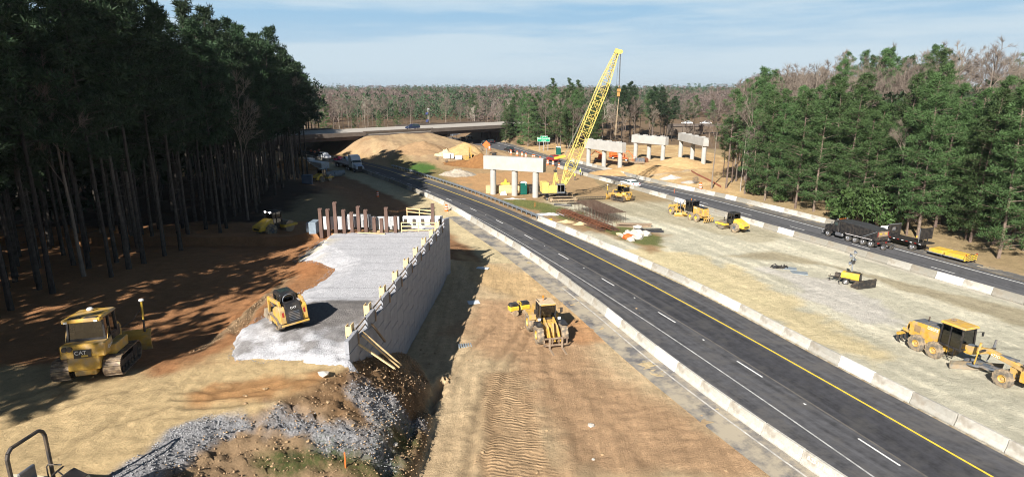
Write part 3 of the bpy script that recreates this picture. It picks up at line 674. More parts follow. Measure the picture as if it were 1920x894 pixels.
for px,py,s in ((905,283,1),(885,276,.9),(925,291,.9),(870,268,.8),(850,262,.8),(795,250,1.0),(782,247,.8),(1305,345,1.2),(975,272,1.6),(820,300,.7),(838,306,.8)):
    v=at(px,py); place_tree(SB[0] if px!=975 else SH[0],v.x,v.y,s if px!=975 else .6,'dry brown bush on the ground near the overpass' if px!=975 else 'green shrub beside the right road near the overpass','bush','dry bushes near the overpass' if px!=975 else 'green roadside shrub',FIRST)
# --- far woods that read as one mass
def mass(name,label,pts,kind,mat_,hs,k=70,sz=1.3):
    V=[];
    cent=[];rad=[]
    for x,y,s in pts:
        z=float(s[1]); h=hs*s[0]
        if kind=='pine':
            for q in range(4): cent.append((x+random.uniform(-1.6,1.6),y+random.uniform(-1.6,1.6),z+h*(.45+.5*q/3))); rad.append(2.6-.4*q)
        else:
            for q in range(3): cent.append((x+random.uniform(-2.2,2.2),y+random.uniform(-2.2,2.2),z+h*(.35+.5*q/2))); rad.append(2.9-.3*q)
    V,T=tuft_mesh(cent,rad,k//4 if kind=='pine' else k//3,sz,.55 if kind=='pine' else .13,up=.2 if kind=='pine' else .6)
    o=np_mesh(name,V,T,mat_,nper=3); tag(o,label,'woodland',kind='stuff'); return o
random.seed(9)
pp=[];bb=[];Y=338.0
while Y<2300:
    st=8.5 if Y<700 else (13 if Y<1100 else 19); x=-.46*Y
    while x<.5*Y:
        xx,yy=x+random.uniform(-.4,.4)*st,Y+random.uniform(-.4,.4)*st
        d=abs(side1(xx,yy,BL[-12:])) if Y<430 else 99
        if d>16 and (xx-BO[0])*BN[0]+(yy-BO[1])*BN[1]<-60:
            n=float(fbm(np.array([xx/95]),np.array([yy/70]),3,77)[0]); isp= n>(.55 if Y<600 else .47)
            (pp if isp else bb).append((xx,yy,(random.uniform(.6,1.3),0)))
        x+=st
    Y+=st
for L_ in (pp,bb):
    zz=height(np.array([p[0] for p in L_]),np.array([p[1] for p in L_]),False)
    for i,p in enumerate(L_): L_[i]=(p[0],p[1],(p[2][0],zz[i]))
mass('far_pine_woods','mixed green pines of the wooded hills on the horizon',pp,'pine',FARP,17)
mass('far_leafless_woods','grey brown leafless woods covering the hills behind the overpass',bb,'bare',FARB,17,k=150,sz=2.6)
# interior of the left wood and of the right wood, out of reach of individual trees
def inner(name,label,pts,mat_,trm):
    zz=height(np.array([p[0] for p in pts]),np.array([p[1] for p in pts]),False); mb=MB(); cent=[];rad=[]
    for (x,y),z in zip(pts,zz):
        h=random.uniform(20,25)*(.72 if name[0]=='r' else 1); mb.tube((x,y,z-.5),(x+random.uniform(-.6,.6),y+random.uniform(-.6,.6),z+h),.22,.06,n=5,cap=False)
        deep=x<edgeL(y)-20
        for q in range(9): cent.append((x+random.uniform(-2.2,2.2),y+random.uniform(-2.2,2.2),z+h*random.uniform(.1 if deep else .36,1))); rad.append(1.8)
    V,T=tuft_mesh(cent,rad,42,1.0,.7)
    tag(np_mesh(name,V,T,mat_,nper=3),label,'woodland',kind='stuff'); o=mb.build(name+'_stems',trm); tag(o,label.replace('crowns','stems'),'woodland',kind='stuff')
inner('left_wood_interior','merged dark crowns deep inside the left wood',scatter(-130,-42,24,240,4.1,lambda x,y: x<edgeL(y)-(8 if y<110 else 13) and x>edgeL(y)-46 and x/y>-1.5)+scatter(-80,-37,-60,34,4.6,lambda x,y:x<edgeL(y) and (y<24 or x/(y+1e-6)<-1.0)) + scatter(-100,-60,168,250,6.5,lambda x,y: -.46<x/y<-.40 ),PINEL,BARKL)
inner('right_wood_interior','merged green crowns deep inside the right wood',scatter(48,112,60,170,5.2,lambda x,y:(lambda d:d>15 and d<46)(dBf(x,y)) and .43<x/y<1.0),PINEL,BARKL)
# ================================================================ BARRIERS
def along(line,off=0):
    l=off_line(line,off); d=[0]
    for a,b_ in zip(l[:-1],l[1:]): d.append(d[-1]+math.hypot(b_[0]-a[0],b_[1]-a[1]))
    d=np.array(d); X=[p[0] for p in l]; Y=[p[1] for p in l]
    return d[-1],(lambda s:(float(np.interp(s,d,X)),float(np.interp(s,d,Y)))),(lambda px,py:min((math.hypot(X[i]-px,Y[i]-py),d[i]) for i in range(len(X)))[1])
BAR={}
for k,c in (('grey',(.42,.405,.36)),('pale',(.56,.54,.485)),('white',(.72,.71,.68)),('dirty',(.30,.285,.245))):
    mm=mat('barrier_'+k,c,.85,var=.2,scale=1.6,dirt=(.24,.20,.15),damt=.32 if k!='white' else .16,bump=.5,coord='Object')
    mb=MB(); mb.prism([(-.305,-.03),(.305,-.03),(.305,.075),(.18,.33),(.1,.81),(-.1,.81),(-.18,.33),(-.305,.075)],-1.5,1.5)
    o=mb.build('concrete_barrier',mm,bevel=.012); o['proto']=1; BAR[k]=o
usedb=set()
def barrier(k,x,y,z,ang,label,group):
    o=BAR[k]
    if k in usedb: o=BAR[k].copy(); COL.objects.link(o)
    usedb.add(k); o.location=(x,y,z); o.rotation_euler=(0,random.gauss(0,.006),ang); o['label']=label; o['category']='barrier'; o['group']=group; return o
def run(line,off,y0,y1,kinds,label,group,text=False,lift=.05):
    T,X,_=along(line,off); s=0; i=0; out=[]
    while s<T-3.1:
        a=X(s);b_=X(s+3.03); m=((a[0]+b_[0])/2,(a[1]+b_[1])/2)
        if y0<m[1]<y1:
            ang=math.atan2(b_[1]-a[1],b_[0]-a[0])-math.pi/2+random.gauss(0,.006)
            out.append(barrier(kinds(i,m),m[0]+random.gauss(0,.02),m[1],lift,ang,label,group)); i+=1
        s+=3.06
    return out
random.seed(21)
ka=lambda i,m: 'white' if i in (7,10,18,26,27) else ('dirty' if m[1]>118 and random.random()<.5 else random.choice(['pale','grey','pale','pale','grey']))
run(AL,.38,21,200,ka,'concrete barrier segment in the row left of the near road','barriers left of the near road')
km=lambda i,m: 'white' if i in (6,11,17,18,22,24) else random.choice(['grey','pale','grey','pale'])
run(AR,-.42,22,97,km,'concrete barrier segment in the row between near road and gravel median','barriers between near road and median')
run(BL,.42,50,168,lambda i,m:'white' if i in (4,12,19,21) else random.choice(['pale','dirty','grey','pale','dirty']),'concrete barrier segment in the row between gravel median and far road','barriers between median and far road')
run(BR,-2.6,90,185,lambda i,m:'white' if i in (5,9,13) else random.choice(['pale','pale','grey','dirty']),'concrete barrier segment in the outermost row, before the right wood','barriers on the outer side of the far road')
# sprayed writing on two near segments
def text_mesh(txt,size,matl,name,parent,loc,rot,ext=.004,sx=1,align='CENTER'):
    cu=bpy.data.curves.new(name,'FONT'); cu.body=txt; cu.size=size; cu.extrude=ext; cu.align_x=align; cu.align_y='CENTER'
    t_=bpy.data.objects.new(name,cu); COL.objects.link(t_); dg=bpy.context.evaluated_depsgraph_get(); me=bpy.data.meshes.new_from_object(t_.evaluated_get(dg)); bpy.data.objects.remove(t_)
    me.materials.clear(); me.materials.append(matl); o=bpy.data.objects.new(name,me); COL.objects.link(o); o.parent=parent; o.location=loc; o.rotation_euler=rot; o.scale=(sx,1,1); return o
def nearest_bar(px,py,group):
    x,y=G(px,py); return min((o for o in COL.objects if o.get('group')==group),key=lambda o:math.hypot(o.location.x-x,o.location.y-y))
PWW=mat('sprayed_white',(.85,.85,.83),.7,var=.1)
bo=nearest_bar(1530,860,'barriers left of the near road')
bo['label']='grey barrier segment with 8.25.17 N/S sprayed on its side'; del bo['group']
tilt=math.atan2(.48,.08)
text_mesh('8.25.17 N/S',.34,PWW,'writing',bo,(-.152,.35,.55),(tilt,0,R(-90)))
text_mesh('1 rd',.32,PWW,'writing',bo,(-.152,-.9,.52),(tilt,0,R(-90)))
bo=nearest_bar(1885,862,'barriers between near road and median'); bo['label']='grey barrier segment with white paint marks, lowest of the row beside the yellow line'; del bo['group']
text_mesh('N - S',.3,PWW,'writing',bo,(-.152,-.5,.55),(tilt,0,R(-90)))
# guardrail
gr_=thing('guardrail','galvanised steel guardrail beside the near road, ending at a yellow end cap','guardrail')
T,X,nearest=along(AR,-.75); s0=nearest(*G(1015,420)); s1=nearest(*G(692,318))
mb=MB(); s=s0; 
def beam(s,e,offs):
    a=X(s);b_=X(e); tx,ty=(b_[0]-a[0]),(b_[1]-a[1]); l=math.hypot(tx,ty); nx_,ny_=-ty/l,tx/l
    prof=[(0,.40),(.04,.43),(.04,.50),(-.02,.545),(.04,.59),(.04,.66),(0,.69)]
    v=[(p[0]+nx_*(q[0]+offs),p[1]+ny_*(q[0]+offs),q[1]+.06) for p in (a,b_) for q in prof]; n=len(prof)
    mb.add(v,[(i,i+1,n+i+1,n+i) for i in range(n-1)])
    top=[(p[0]+nx_*q+ny_*0,p[1]+ny_*q,z_) for p in (a,b_) for q,z_ in ((offs,.75),(offs-.10,.75))]
while s<s1: beam(s,min(s+2,s1),.12); beam(s,min(s+2,s1),-.22); s+=2
mb.build('rail',GALV,gr_)
pm=MB().box((0,0,.4),(.12,.16,.9)).box((0,0,.6),(.08,.36,.3)); s=s0+.5; p0=None
while s<s1:
    a=X(s);b_=X(min(s+1,s1)); ang=math.atan2(b_[1]-a[1],b_[0]-a[0])
    if p0 is None: p0=pm.build('post',GALV,gr_); p=p0
    else: p=p0.copy(); COL.objects.link(p)
    p.location=(a[0],a[1],0); p.rotation_euler=(0,0,ang); s+=1.95
a=X(s0-.2); b_=X(s0+1); ang=math.atan2(b_[1]-a[1],b_[0]-a[0]); c=MB().box((0,0,.55),(.25,.85,.55)).build('end_cap',YELB,gr_,bevel=.05); c.location=(a[0],a[1],.05); c.rotation_euler=(0,0,ang)
m,t_,b=nt('crushed_stone'); N=t_.nodes; L=t_.links
tc=N.new('ShaderNodeTexCoord'); a1=N.new('ShaderNodeAttribute'); a1.attribute_name='soil'; vo=N.new('ShaderNodeTexVoronoi'); vo.inputs['Scale'].default_value=13; L.new(tc.outputs['Object'],vo.inputs['Vector'])
sx=N.new('ShaderNodeSeparateColor'); L.new(vo.outputs['Color'],sx.inputs[0]); r_=N.new('ShaderNodeMapRange'); r_.inputs[3].default_value=.80; r_.inputs[4].default_value=1.14; L.new(sx.outputs[0],r_.inputs[0])
no=N.new('ShaderNodeTexNoise'); no.inputs['Scale'].default_value=3; no.inputs['Detail'].default_value=9; no.inputs['Roughness'].default_value=.75; L.new(tc.outputs['Object'],no.inputs['Vector']); r2=N.new('ShaderNodeMapRange'); r2.inputs[1].default_value=.35; r2.inputs[2].default_value=.65; r2.inputs[3].default_value=.86; r2.inputs[4].default_value=1.1; L.new(no.outputs[0],r2.inputs[0])
q_=N.new('ShaderNodeMath'); q_.operation='MULTIPLY'; L.new(r_.outputs[0],q_.inputs[0]); L.new(r2.outputs[0],q_.inputs[1]); v_=N.new('ShaderNodeVectorMath'); v_.operation='SCALE'; L.new(a1.outputs['Color'],v_.inputs[0]); L.new(q_.outputs[0],v_.inputs['Scale']); L.new(v_.outputs[0],b.inputs['Base Color'])
bp=N.new('ShaderNodeBump'); bp.inputs['Strength'].default_value=.6; bp.inputs['Distance'].default_value=.05; L.new(vo.outputs['Distance'],bp.inputs['Height']); L.new(bp.outputs[0],b.inputs['Normal']); b.inputs['Roughness'].default_value=.95; b.inputs['Specular IOR Level'].default_value=.15; GRAVEL=m
# ================================================================ GRAVEL PAD (reinforced fill behind the wall)
px_poly=[(440,668),(470,610),(500,590),(545,560),(575,540),(612,518),(628,500),(605,490),(585,478),(556,466),(575,450),(600,431),(700,433),(832,436)]
pad=[G(a,b_,5.8) for a,b_ in px_poly]
pad=pad[:-1]+[(XW(66.2)-.16,66.6),(XW(32.3)-.16,32.3),G(560,672,5.6)]
ax_=np.arange(-27,-7.3,.22); ay_=np.arange(30,67.2,.22); PX,PY=np.meshgrid(ax_,ay_); qx,qy=PX.ravel(),PY.ravel()
sd=sdist(qx,qy,pad)+(fbm(qx*.8,qy*.8,3,61)-.5)*.9
front=ss(-1.0,3.0,qy-33.0)
gh=height(qx,qy); gh=np.where(qx>XW(qy)-1.3,5.55,gh)
edge=np.where(qx>XW(qy)-2.5,3,sd)
th=.45*ss(-.5,2.2,edge)-.22*(1-ss(-.9,.1,edge))
hp=[G(610,585,6),G(690,590,6),G(640,620,5.9),G(560,600,5.9)]
heap=np.exp(-((qx-hp[0][0])/3.2)**2-((qy-hp[0][1])/1.6)**2)*.55+np.exp(-((qx+17.2)/2.2)**2-((qy-35.6)/1.8)**2)*.35
pz=np.where(qy>40,gh*0+6.02,gh+th)+heap+(fbm(qx*.55,qy*.55,3,63)-.5)*.5*ss(44,38,qy)+(fbm(qx*1.4,qy*1.4,3,64)-.5)*.06
pz=np.where((qy>40)&(edge<2.2),gh+th,pz)
wgt=np.where(qx>XW(qy)-2.5,np.where(qy>32.6,1,ss(-.9,.1,sd)),ss(-.9,.1,sd)); pz=np.minimum(pz,6.35)*wgt+(height(qx,qy)-.18)*(1-wgt); rowsx=(np.abs((qy*1.0+.1*w1[0])%2.4-1.2)<.10)*(qy>41)*(qx>-22)
pc=np.tile(S(184,184,188),(len(qx),1)); dk=ss(-.4,.6,sdist(qx,qy,[G(a,b_,6) for a,b_ in ((520,600),(560,570),(640,563),(702,566),(700,590),(660,612),(590,625),(530,625))])+(fbm(qx*1.5,qy*1.5,3,65)-.5)*1.4)
dk2=ss(.47,.62,fbm(qx/1.1+qy/3,qy/1.4,3,66))*ss(43,38,qy)*.8
dd_=np.maximum(dk,dk2)[:,None]; pc=pc*(1-dd_)+S(118,114,112)*dd_
tn=(ss(.5,.7,fbm(qx/2.5,qy/1.2,3,67))*ss(-17,-21,qx)*(qy>50))[:,None]; pc=pc*(1-tn)+S(216,200,160)*tn
pc*=(1-.2*rowsx+(fbm(qx/1.5,qy/1.5,4,68)-.5)*.16)[:,None]
keep=(sd>-1.3)|((qx>XW(qy)-2.5)&(qy>32.5)); keep&=(qx<XW(qy)-.14)|(qy<32.2)
nx2,ny2=len(ax_),len(ay_); id2=np.arange(nx2*ny2).reshape(ny2,nx2)
F2=np.stack([id2[:-1,:-1].ravel(),id2[:-1,1:].ravel(),id2[1:,1:].ravel(),id2[1:,:-1].ravel()],1); F2=F2[keep[F2].all(1)]
used=np.unique(F2); rm=np.full(len(qx),-1); rm[used]=np.arange(len(used)); F2=rm[F2]
gp=np_mesh('gravel_fill',np.stack([qx,qy,pz],1)[used],F2,GRAVEL,smooth=True); tag(gp,'pale grey crushed stone fill behind the retaining wall','gravel',kind='stuff')
A=gp.data.color_attributes.new('soil','FLOAT_COLOR','POINT'); A.data.foreach_set('color',np.concatenate([np.clip(pc[used],0,1),np.ones((len(used),1))],1).astype(np.float32).ravel())
A=gp.data.color_attributes.new('grain','FLOAT_COLOR','POINT'); A.data.foreach_set('color',np.tile(np.array([.4,0,0,0],np.float32),(len(used),1)).ravel())
# ================================================================ RETAINING WALL
WC=mat('precast_wall',(.30,.31,.34),.85,var=.18,scale=1.5,bump=.5,bscale=14)
rw=thing('retaining_wall','grey precast panel retaining wall with stepped top holding the crushed stone fill','retaining wall',(0,0,0))
ang=math.atan2(32.7,2.05); ux,uy=math.cos(ang),math.sin(ang); ncol=18; cw=33.0/ncol
def wallpt(s): return (-9.65+ux*s,32.3+uy*s)
for i in range(ncol):
    hi=(i%2==0); ztop=6.86 if hi else 6.2; zt2=max(5.75,ztop) if i else 6.3
    mb=MB(); z=-.6; row=0; s_=i*cw+cw/2
    zs=[-.6]+[k*1.5+(.0 if hi else .75) for k in range(0,5)]+[ztop]; zs=[zs[0]]+[q for q in zs[1:-1] if q<ztop-.25]+[ztop]
    for a_,b_ in zip(zs[:-1],zs[1:]): mb.box((0,0,(a_+b_)/2),(cw-.045,.26,b_-a_-.045))
    o=mb.build('wall_panel',WC,rw,bevel=.015); x,y=wallpt(s_); o.location=(x,y,0); o.rotation_euler=(0,0,ang)
bk_=MB().box((0,0,2.6),(32.8,.1,6.6)).build('backing',DRK,rw); x,y=wallpt(16.5); bk_.location=(x-.1,y,0); bk_.rotation_euler=(0,0,ang)
# far return of the wall
rt=MB()
for q,(sx0,zt) in enumerate(((.0,7.5),)):
    rt.box((sx0+.6,0,3.3),(1.1,.28,zt)); 
o=rt.build('corner_panel',WC,rw,bevel=.015); o.location=(-7.75,65.3,0); o.rotation_euler=(0,0,R(62))
o=MB().box((0,0,3.0),(.12,.06,7.6)).build('joint_strip',DRK,rw); o.location=(-7.9+.16,63.1,0)
wd=MB()
for i in range(1,ncol,2):
    a=wallpt(i*cw-.1); b_=wallpt((i+1)*cw+.1)
    for z in (6.45,6.85): wd.bar((a[0]-.02,a[1],z),(b_[0]-.02,b_[1],z),.05,.09)
wd.build('railing',WOODG,rw)
for i in range(1,ncol,2):
    x,y=wallpt(i*cw-.15)
    t=thing('form_clamp','plywood box clamp straddling a step in the top of the retaining wall','form clamp',(x-.18,y,0),ang,'plywood clamps on the retaining wall')
    MB().box((0,0,6.85),(.5,.07,.85)).box((0,.32,6.8),(.45,.05,.8)).box((-.2,.16,6.85),(.06,.4,.6)).build('plywood',WOOD,t)
    MB().box((.0,-.36,6.35),(.12,.08,.7)).build('strut',WOODG,t)
# raking braces at the low end
def board(name,a,b_,w,h,m_,label,cat,group=None):
    A_=Vector(a);B_=Vector(b_); o=MB().bar(Vector((0,0,0)),B_-A_,w,h).build(name,m_); o.location=A_; return tag(o,label,cat,group)
def wz(px,py,z): x,y=G(px,py,z); return (x,y,z)
for (a,b_,za,zb,lab) in (((657,634),(740,690),6.3,4.2,'short lumber brace propping the lowest end of the retaining wall'),((680,622),(752,684),6.5,3.6,'long lumber brace leaning on the retaining wall, upper of a pair'),((678,627),(748,688),6.3,3.4,'long lumber brace leaning on the retaining wall, lower of a pair'),((697,607),(722,640),6.3,4.4,'reddish steel brace on the outer face of the retaining wall')):
    board('brace',wz(*a,za),wz(*b_,zb),.14,.1,WOOD if 'lumber' in lab else WOODG,lab,'brace')
# ================================================================ STEEL PILES + FORMWORK
RST=mat('pile_steel',(.155,.095,.075),.75,metal=.3,var=.3,scale=3)
pile=MB().box((0,.17,0),(.36,.03,1)).box((0,-.17,0),(.36,.03,1)).box((0,0,0),(.03,.31,1)).build('steel_pile',RST); first=True
for x_,yb,yt in ((190,310,130),(252,300,135),(315,308,75),(385,315,140),(450,320,162),(508,315,110),(568,312,140),(637,320,205),(697,320,215),(740,325,120),(815,328,197),(1127,290,90)):
    X_,Y_=G(560+x_/4.47,360+yb/4.47,6.0); h=(yb-yt)/4.47*Y_/1115+1.0; o=pile if first else pile.copy()
    if not first: COL.objects.link(o)
    first=False; o.location=(X_,Y_,5.0+h/2); o.scale=(1,1,h); o.rotation_euler=(0,0,random.gauss(0,.05)); tag(o,'rusty steel H pile standing in the row at the far end of the stone fill','steel pile','steel piles at the far end of the stone fill')
fm=mat('white_form_panel',(.70,.72,.74),.6,var=.1)
fp=MB().box((0,0,0),(1.15,.12,1.5)).build('precast_block',fm); first=True
for k,cx in enumerate((215,300,360,425,480,535,605,668,725,780)):
    X_,Y_=G(560+cx/4.47,360+312/4.47,6.0); o=fp if first else fp.copy()
    if not first: COL.objects.link(o)
    first=False; o.location=(X_,Y_+1.7,6.35+(.25 if k in(3,4,5) else 0)); tag(o,'white precast block standing behind the steel piles','block','white form panels behind the piles')
t=thing('abutment_form','long white concrete abutment face with ties behind the lumber railing','abutment form',(-9.4,68.2,0))
MB().box((-1.0,0,5.6),(4.6,.5,2.4)).build('face',fm,t); [MB().box((-3+i*1.0,-.3,6.2),(.35,.12,.7)).build('tie_frame',DRK,t) for i in range(5)]
def fence_(name,label,a,b_,z0,z1,rails,posts):
    t=thing(name,label,'railing',(a[0],a[1],0)); d=Vector((b_[0]-a[0],b_[1]-a[1],0))
    mb=MB(); [mb.bar((0,0,z),(d.x,d.y,z),.05,.11) for z in rails]; mb.build('rail',WOOD,t)
    for i in range(posts): q=d*(i/(posts-1)); MB().box((q.x,q.y+.06,(z0+z1)/2),(.1,.06,z1-z0)).build('post',WOOD,t)
fence_('lumber_railing','low three-rail lumber railing at the far right end of the stone fill',G(753,434,6),G(816,434,6),5.9,7.0,(6.15,6.6,6.98),3)
fence_('lumber_railing','tall sloping lumber handrail behind the three-rail lumber railing',(G(746,432,6)[0],70.4),(G(802,432,6)[0]-.1,68.9),5.5,7.4,(7.3,6.9),3)
board('lumber_board',wz(671,436,6.1),wz(722,438,6.1),.18,.06,WOOD,'pale loose board lying on the stone fill in front of the piles','board')
cb=MB().box((0,0,.3),(.8,1.8,1.3)).box((-.9,1.2,.0),(.8,.8,1.1)).build('block_retainer',mat('blue_grey_concrete',(.20,.25,.30),.85),None); X_,Y_=G(585,430,5.8); cb.location=(X_,Y_+1,5.6); tag(cb,'blue grey concrete blocks at the left end of the pile row','block')
# ================================================================ OVERPASS
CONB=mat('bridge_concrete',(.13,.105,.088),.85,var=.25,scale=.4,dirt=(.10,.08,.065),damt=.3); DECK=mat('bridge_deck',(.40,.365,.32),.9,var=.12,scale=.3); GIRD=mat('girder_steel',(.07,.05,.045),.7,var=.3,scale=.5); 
bang=math.atan2(BU[1],BU[0])
def B3(t,n,z): return (BO[0]+BU[0]*t+BN[0]*n,BO[1]+BU[1]*t+BN[1]*n,z)
def bl(mb,t0,t1,n0,n1,z0,z1):
    v=[B3(t,n,z) for z in (z0,z1) for t,n in ((t0,n0),(t1,n0),(t1,n1),(t0,n1))]
    return mb.add(v,[(3,2,1,0),(4,5,6,7),(0,1,5,4),(1,2,6,5),(2,3,7,6),(3,0,4,7)])
ro=bl(MB(),-170,114,-24,-.45,6.2,7.0).build('overpass_road',DECK); ro['kind']='structure'
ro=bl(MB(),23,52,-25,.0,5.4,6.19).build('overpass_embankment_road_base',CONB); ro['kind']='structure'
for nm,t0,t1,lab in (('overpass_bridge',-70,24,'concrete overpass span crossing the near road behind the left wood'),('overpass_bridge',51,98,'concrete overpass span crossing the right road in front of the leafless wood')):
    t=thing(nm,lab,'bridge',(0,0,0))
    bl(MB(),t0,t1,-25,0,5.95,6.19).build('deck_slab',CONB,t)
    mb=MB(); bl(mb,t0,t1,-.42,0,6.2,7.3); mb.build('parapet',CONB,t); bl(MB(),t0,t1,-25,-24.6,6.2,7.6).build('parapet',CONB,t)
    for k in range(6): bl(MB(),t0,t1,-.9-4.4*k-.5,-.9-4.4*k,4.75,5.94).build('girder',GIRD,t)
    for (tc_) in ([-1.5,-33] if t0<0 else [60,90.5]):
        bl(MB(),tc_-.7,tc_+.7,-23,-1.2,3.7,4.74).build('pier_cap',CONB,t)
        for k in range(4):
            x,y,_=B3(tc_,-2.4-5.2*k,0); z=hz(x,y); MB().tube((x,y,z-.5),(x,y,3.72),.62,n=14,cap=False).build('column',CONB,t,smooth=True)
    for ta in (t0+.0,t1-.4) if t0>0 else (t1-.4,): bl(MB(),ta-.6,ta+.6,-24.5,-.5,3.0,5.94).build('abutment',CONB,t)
mb=MB(); bl(mb,23,52,-.45,-.1,7.0,7.5); tag(mb.build('bridge_approach_rail',CONB),'low concrete edge rail along the earth spur between the two overpass spans','rail')
lo=MB(); bl(lo,-170,-20,-50,-38,4.6,5.2); o=lo.build('parallel_road',DECK); o['kind']='structure'
# distant overpass at the right
t=thing('distant_bridge','small distant road bridge between the crane grove and the right wood','bridge',(104,302,0))
MB().box((0,0,4.3),(52,9,.8)).build('deck_slab',CONB,t); MB().box((0,-4.4,4.95),(52,.3,.5)).build('parapet',CONB,t); MB().box((-18,0,1.7),(16,8,4.4)).build('abutment',mat('far_earth',(.13,.10,.075),.9),t)

# ================================================================ BRIDGE PIERS (new)
CONN=mat('new_concrete',(.41,.40,.375),.85,var=.14,scale=.7,bump=.2,dirt=(.34,.32,.28),damt=.18); 
def pier(p0,p1,p2,htop,hcap,ext,label,step=True,dia=1.25):
    a,b_,c=[at(*p) for p in (p0,p1,p2)]; t=thing('bridge_pier',label,'bridge pier',(b_.x,b_.y,0)); d=(c-a); d.z=0; u=d.normalized(); A_=a-u*ext; C_=c+u*ext
    for p in (a,b_,c): MB().tube((p.x-b_.x,p.y-b_.y,p.z-.6),(p.x-b_.x,p.y-b_.y,htop-hcap+.05),dia/2,n=20,cap=False).build('column',CONN,t,smooth=True)
    L_=(C_-A_).length; mb=MB(); mb.box((0,0,htop-hcap/2),(L_,1.5,hcap))
    o=mb.build('pier_cap',CONN,t,bevel=.03); m=(A_+C_)/2; o.location=(m.x-b_.x,m.y-b_.y,0); o.rotation_euler=(0,0,math.atan2(u.y,u.x))
    if step:
        for k in range(4):
            s=MB().box((0,0,htop+.13),(1.0,1.1,.26)).build('bearing_seat',CONN,t,bevel=.02); q=A_+(C_-A_)*((k+.5)/4); s.location=(q.x-b_.x,q.y-b_.y,0); s.rotation_euler=(0,0,math.atan2(u.y,u.x))
    if step is None: pass
    return t
pier((925,364),(965,366.5),(1004,370),7.95,2.75,1.9,'nearest concrete bridge pier, left of the yellow crane',False)
pier((1103,311),(1132,315),(1162,320),7.6,2.6,1.3,'concrete bridge pier right of the crane boom with orange lifts under it')
pier((1191,297),(1216,299),(1242,303),8.0,2.3,1.2,'middle of the three concrete bridge piers right of the crane')
pier((1275,298),(1297,303),(1318,312),8.6,2.2,1.0,'concrete bridge pier farthest right, beside the right wood')
# ================================================================ MACHINE PARTS
def tyre(par,x,y,r,w,rim=YEL,rub=RUB,rr=.5,lugs=True,name='wheel',z=None):
    z=r if z is None else z; h=w/2
    mb=MB(); mb.lathe((0,0,0),[(-h*.8,r*rr),(-h,r*.75),(-h*.85,r*.96),(-h*.3,r),(h*.3,r),(h*.85,r*.96),(h,r*.75),(h*.8,r*rr)],n=26)
    if lugs:
        for i in range(22):
            a=2*math.pi*i/22; s=1 if i%2 else -1; mb.box((math.cos(a)*r*.995,s*h*.42,math.sin(a)*r*.995),(r*.07,h*1.0,r*.13),rot=(0,-math.degrees(a),0))
    o=mb.build(name,rub,par,smooth=True); o.location=(x,y,z)
    s=1 if y>0 else -1
    rm=MB().lathe((0,0,0),[(s*h*.82,r*rr*1.02),(s*h*.9,r*rr*.93),(s*h*.35,r*rr*.8),(s*h*.3,r*rr*.35),(s*h*.7,r*rr*.3),(s*h*.7,.001)],n=18)
    rm.lathe((0,0,0),[(-s*h*.8,r*rr),(-s*h*.5,.01)],n=12)
    rm.build('rim',rim,o,smooth=True); return o
def track(par,x0,x1,y,w,h,m_=STL,fr=YEL,shoe=.22,grouser=.05,front_up=0):
    r=h/2; pts=[]; L_=x1-x0-h
    def pos(s):
        P_=2*L_+2*math.pi*r; s%=P_
        if s<L_: return x0+r+s,0,0
        s-=L_
        if s<math.pi*r: a=s/r; return x1-r+math.sin(a)*r,r-math.cos(a)*r,a
        s-=math.pi*r
        if s<L_: return x1-r-s,h,math.pi
        s-=L_; a=s/r; return x0+r-math.sin(a)*r,r+math.cos(a)*r,math.pi+a
    P_=2*L_+2*math.pi*r; n=int(P_/shoe); mb=MB()
    for i in range(n):
        x,z,a=pos((i+.5)*P_/n)
        mb.box((x,0,z),(P_/n*.93,w,.05),rot=(0,-math.degrees(a),0)); gx_,gz_=math.sin(a)*grouser*.6,-math.cos(a)*grouser*.6
        mb.box((x+gx_,0,z+gz_),(.035,w,grouser),rot=(0,-math.degrees(a),0))
    o=mb.build('track',m_,par); o.location=(0,y,.03)
    f=MB().box(((x0+x1)/2,0,h*.42),(L_*.96,w*.55,h*.36)); f.lathe((x0+r,0,r),[(-w*.3,.01),(-w*.3,r*.8),(w*.3,r*.8),(w*.3,.01)],n=14); f.lathe((x1-r,0,r),[(-w*.3,.01),(-w*.3,r*.8),(w*.3,r*.8),(w*.3,.01)],n=14)
    f.build('track_frame',fr,o)
    ro=MB(); k=max(4,int(L_/.45))
    for i in range(k): ro.lathe((x0+r+L_*(i+.5)/k,0,.17*h/.9),[(-w*.36,.01),(-w*.36,.13),(w*.36,.13),(w*.36,.01)],n=8)
    ro.build('rollers',DRK,o); return o
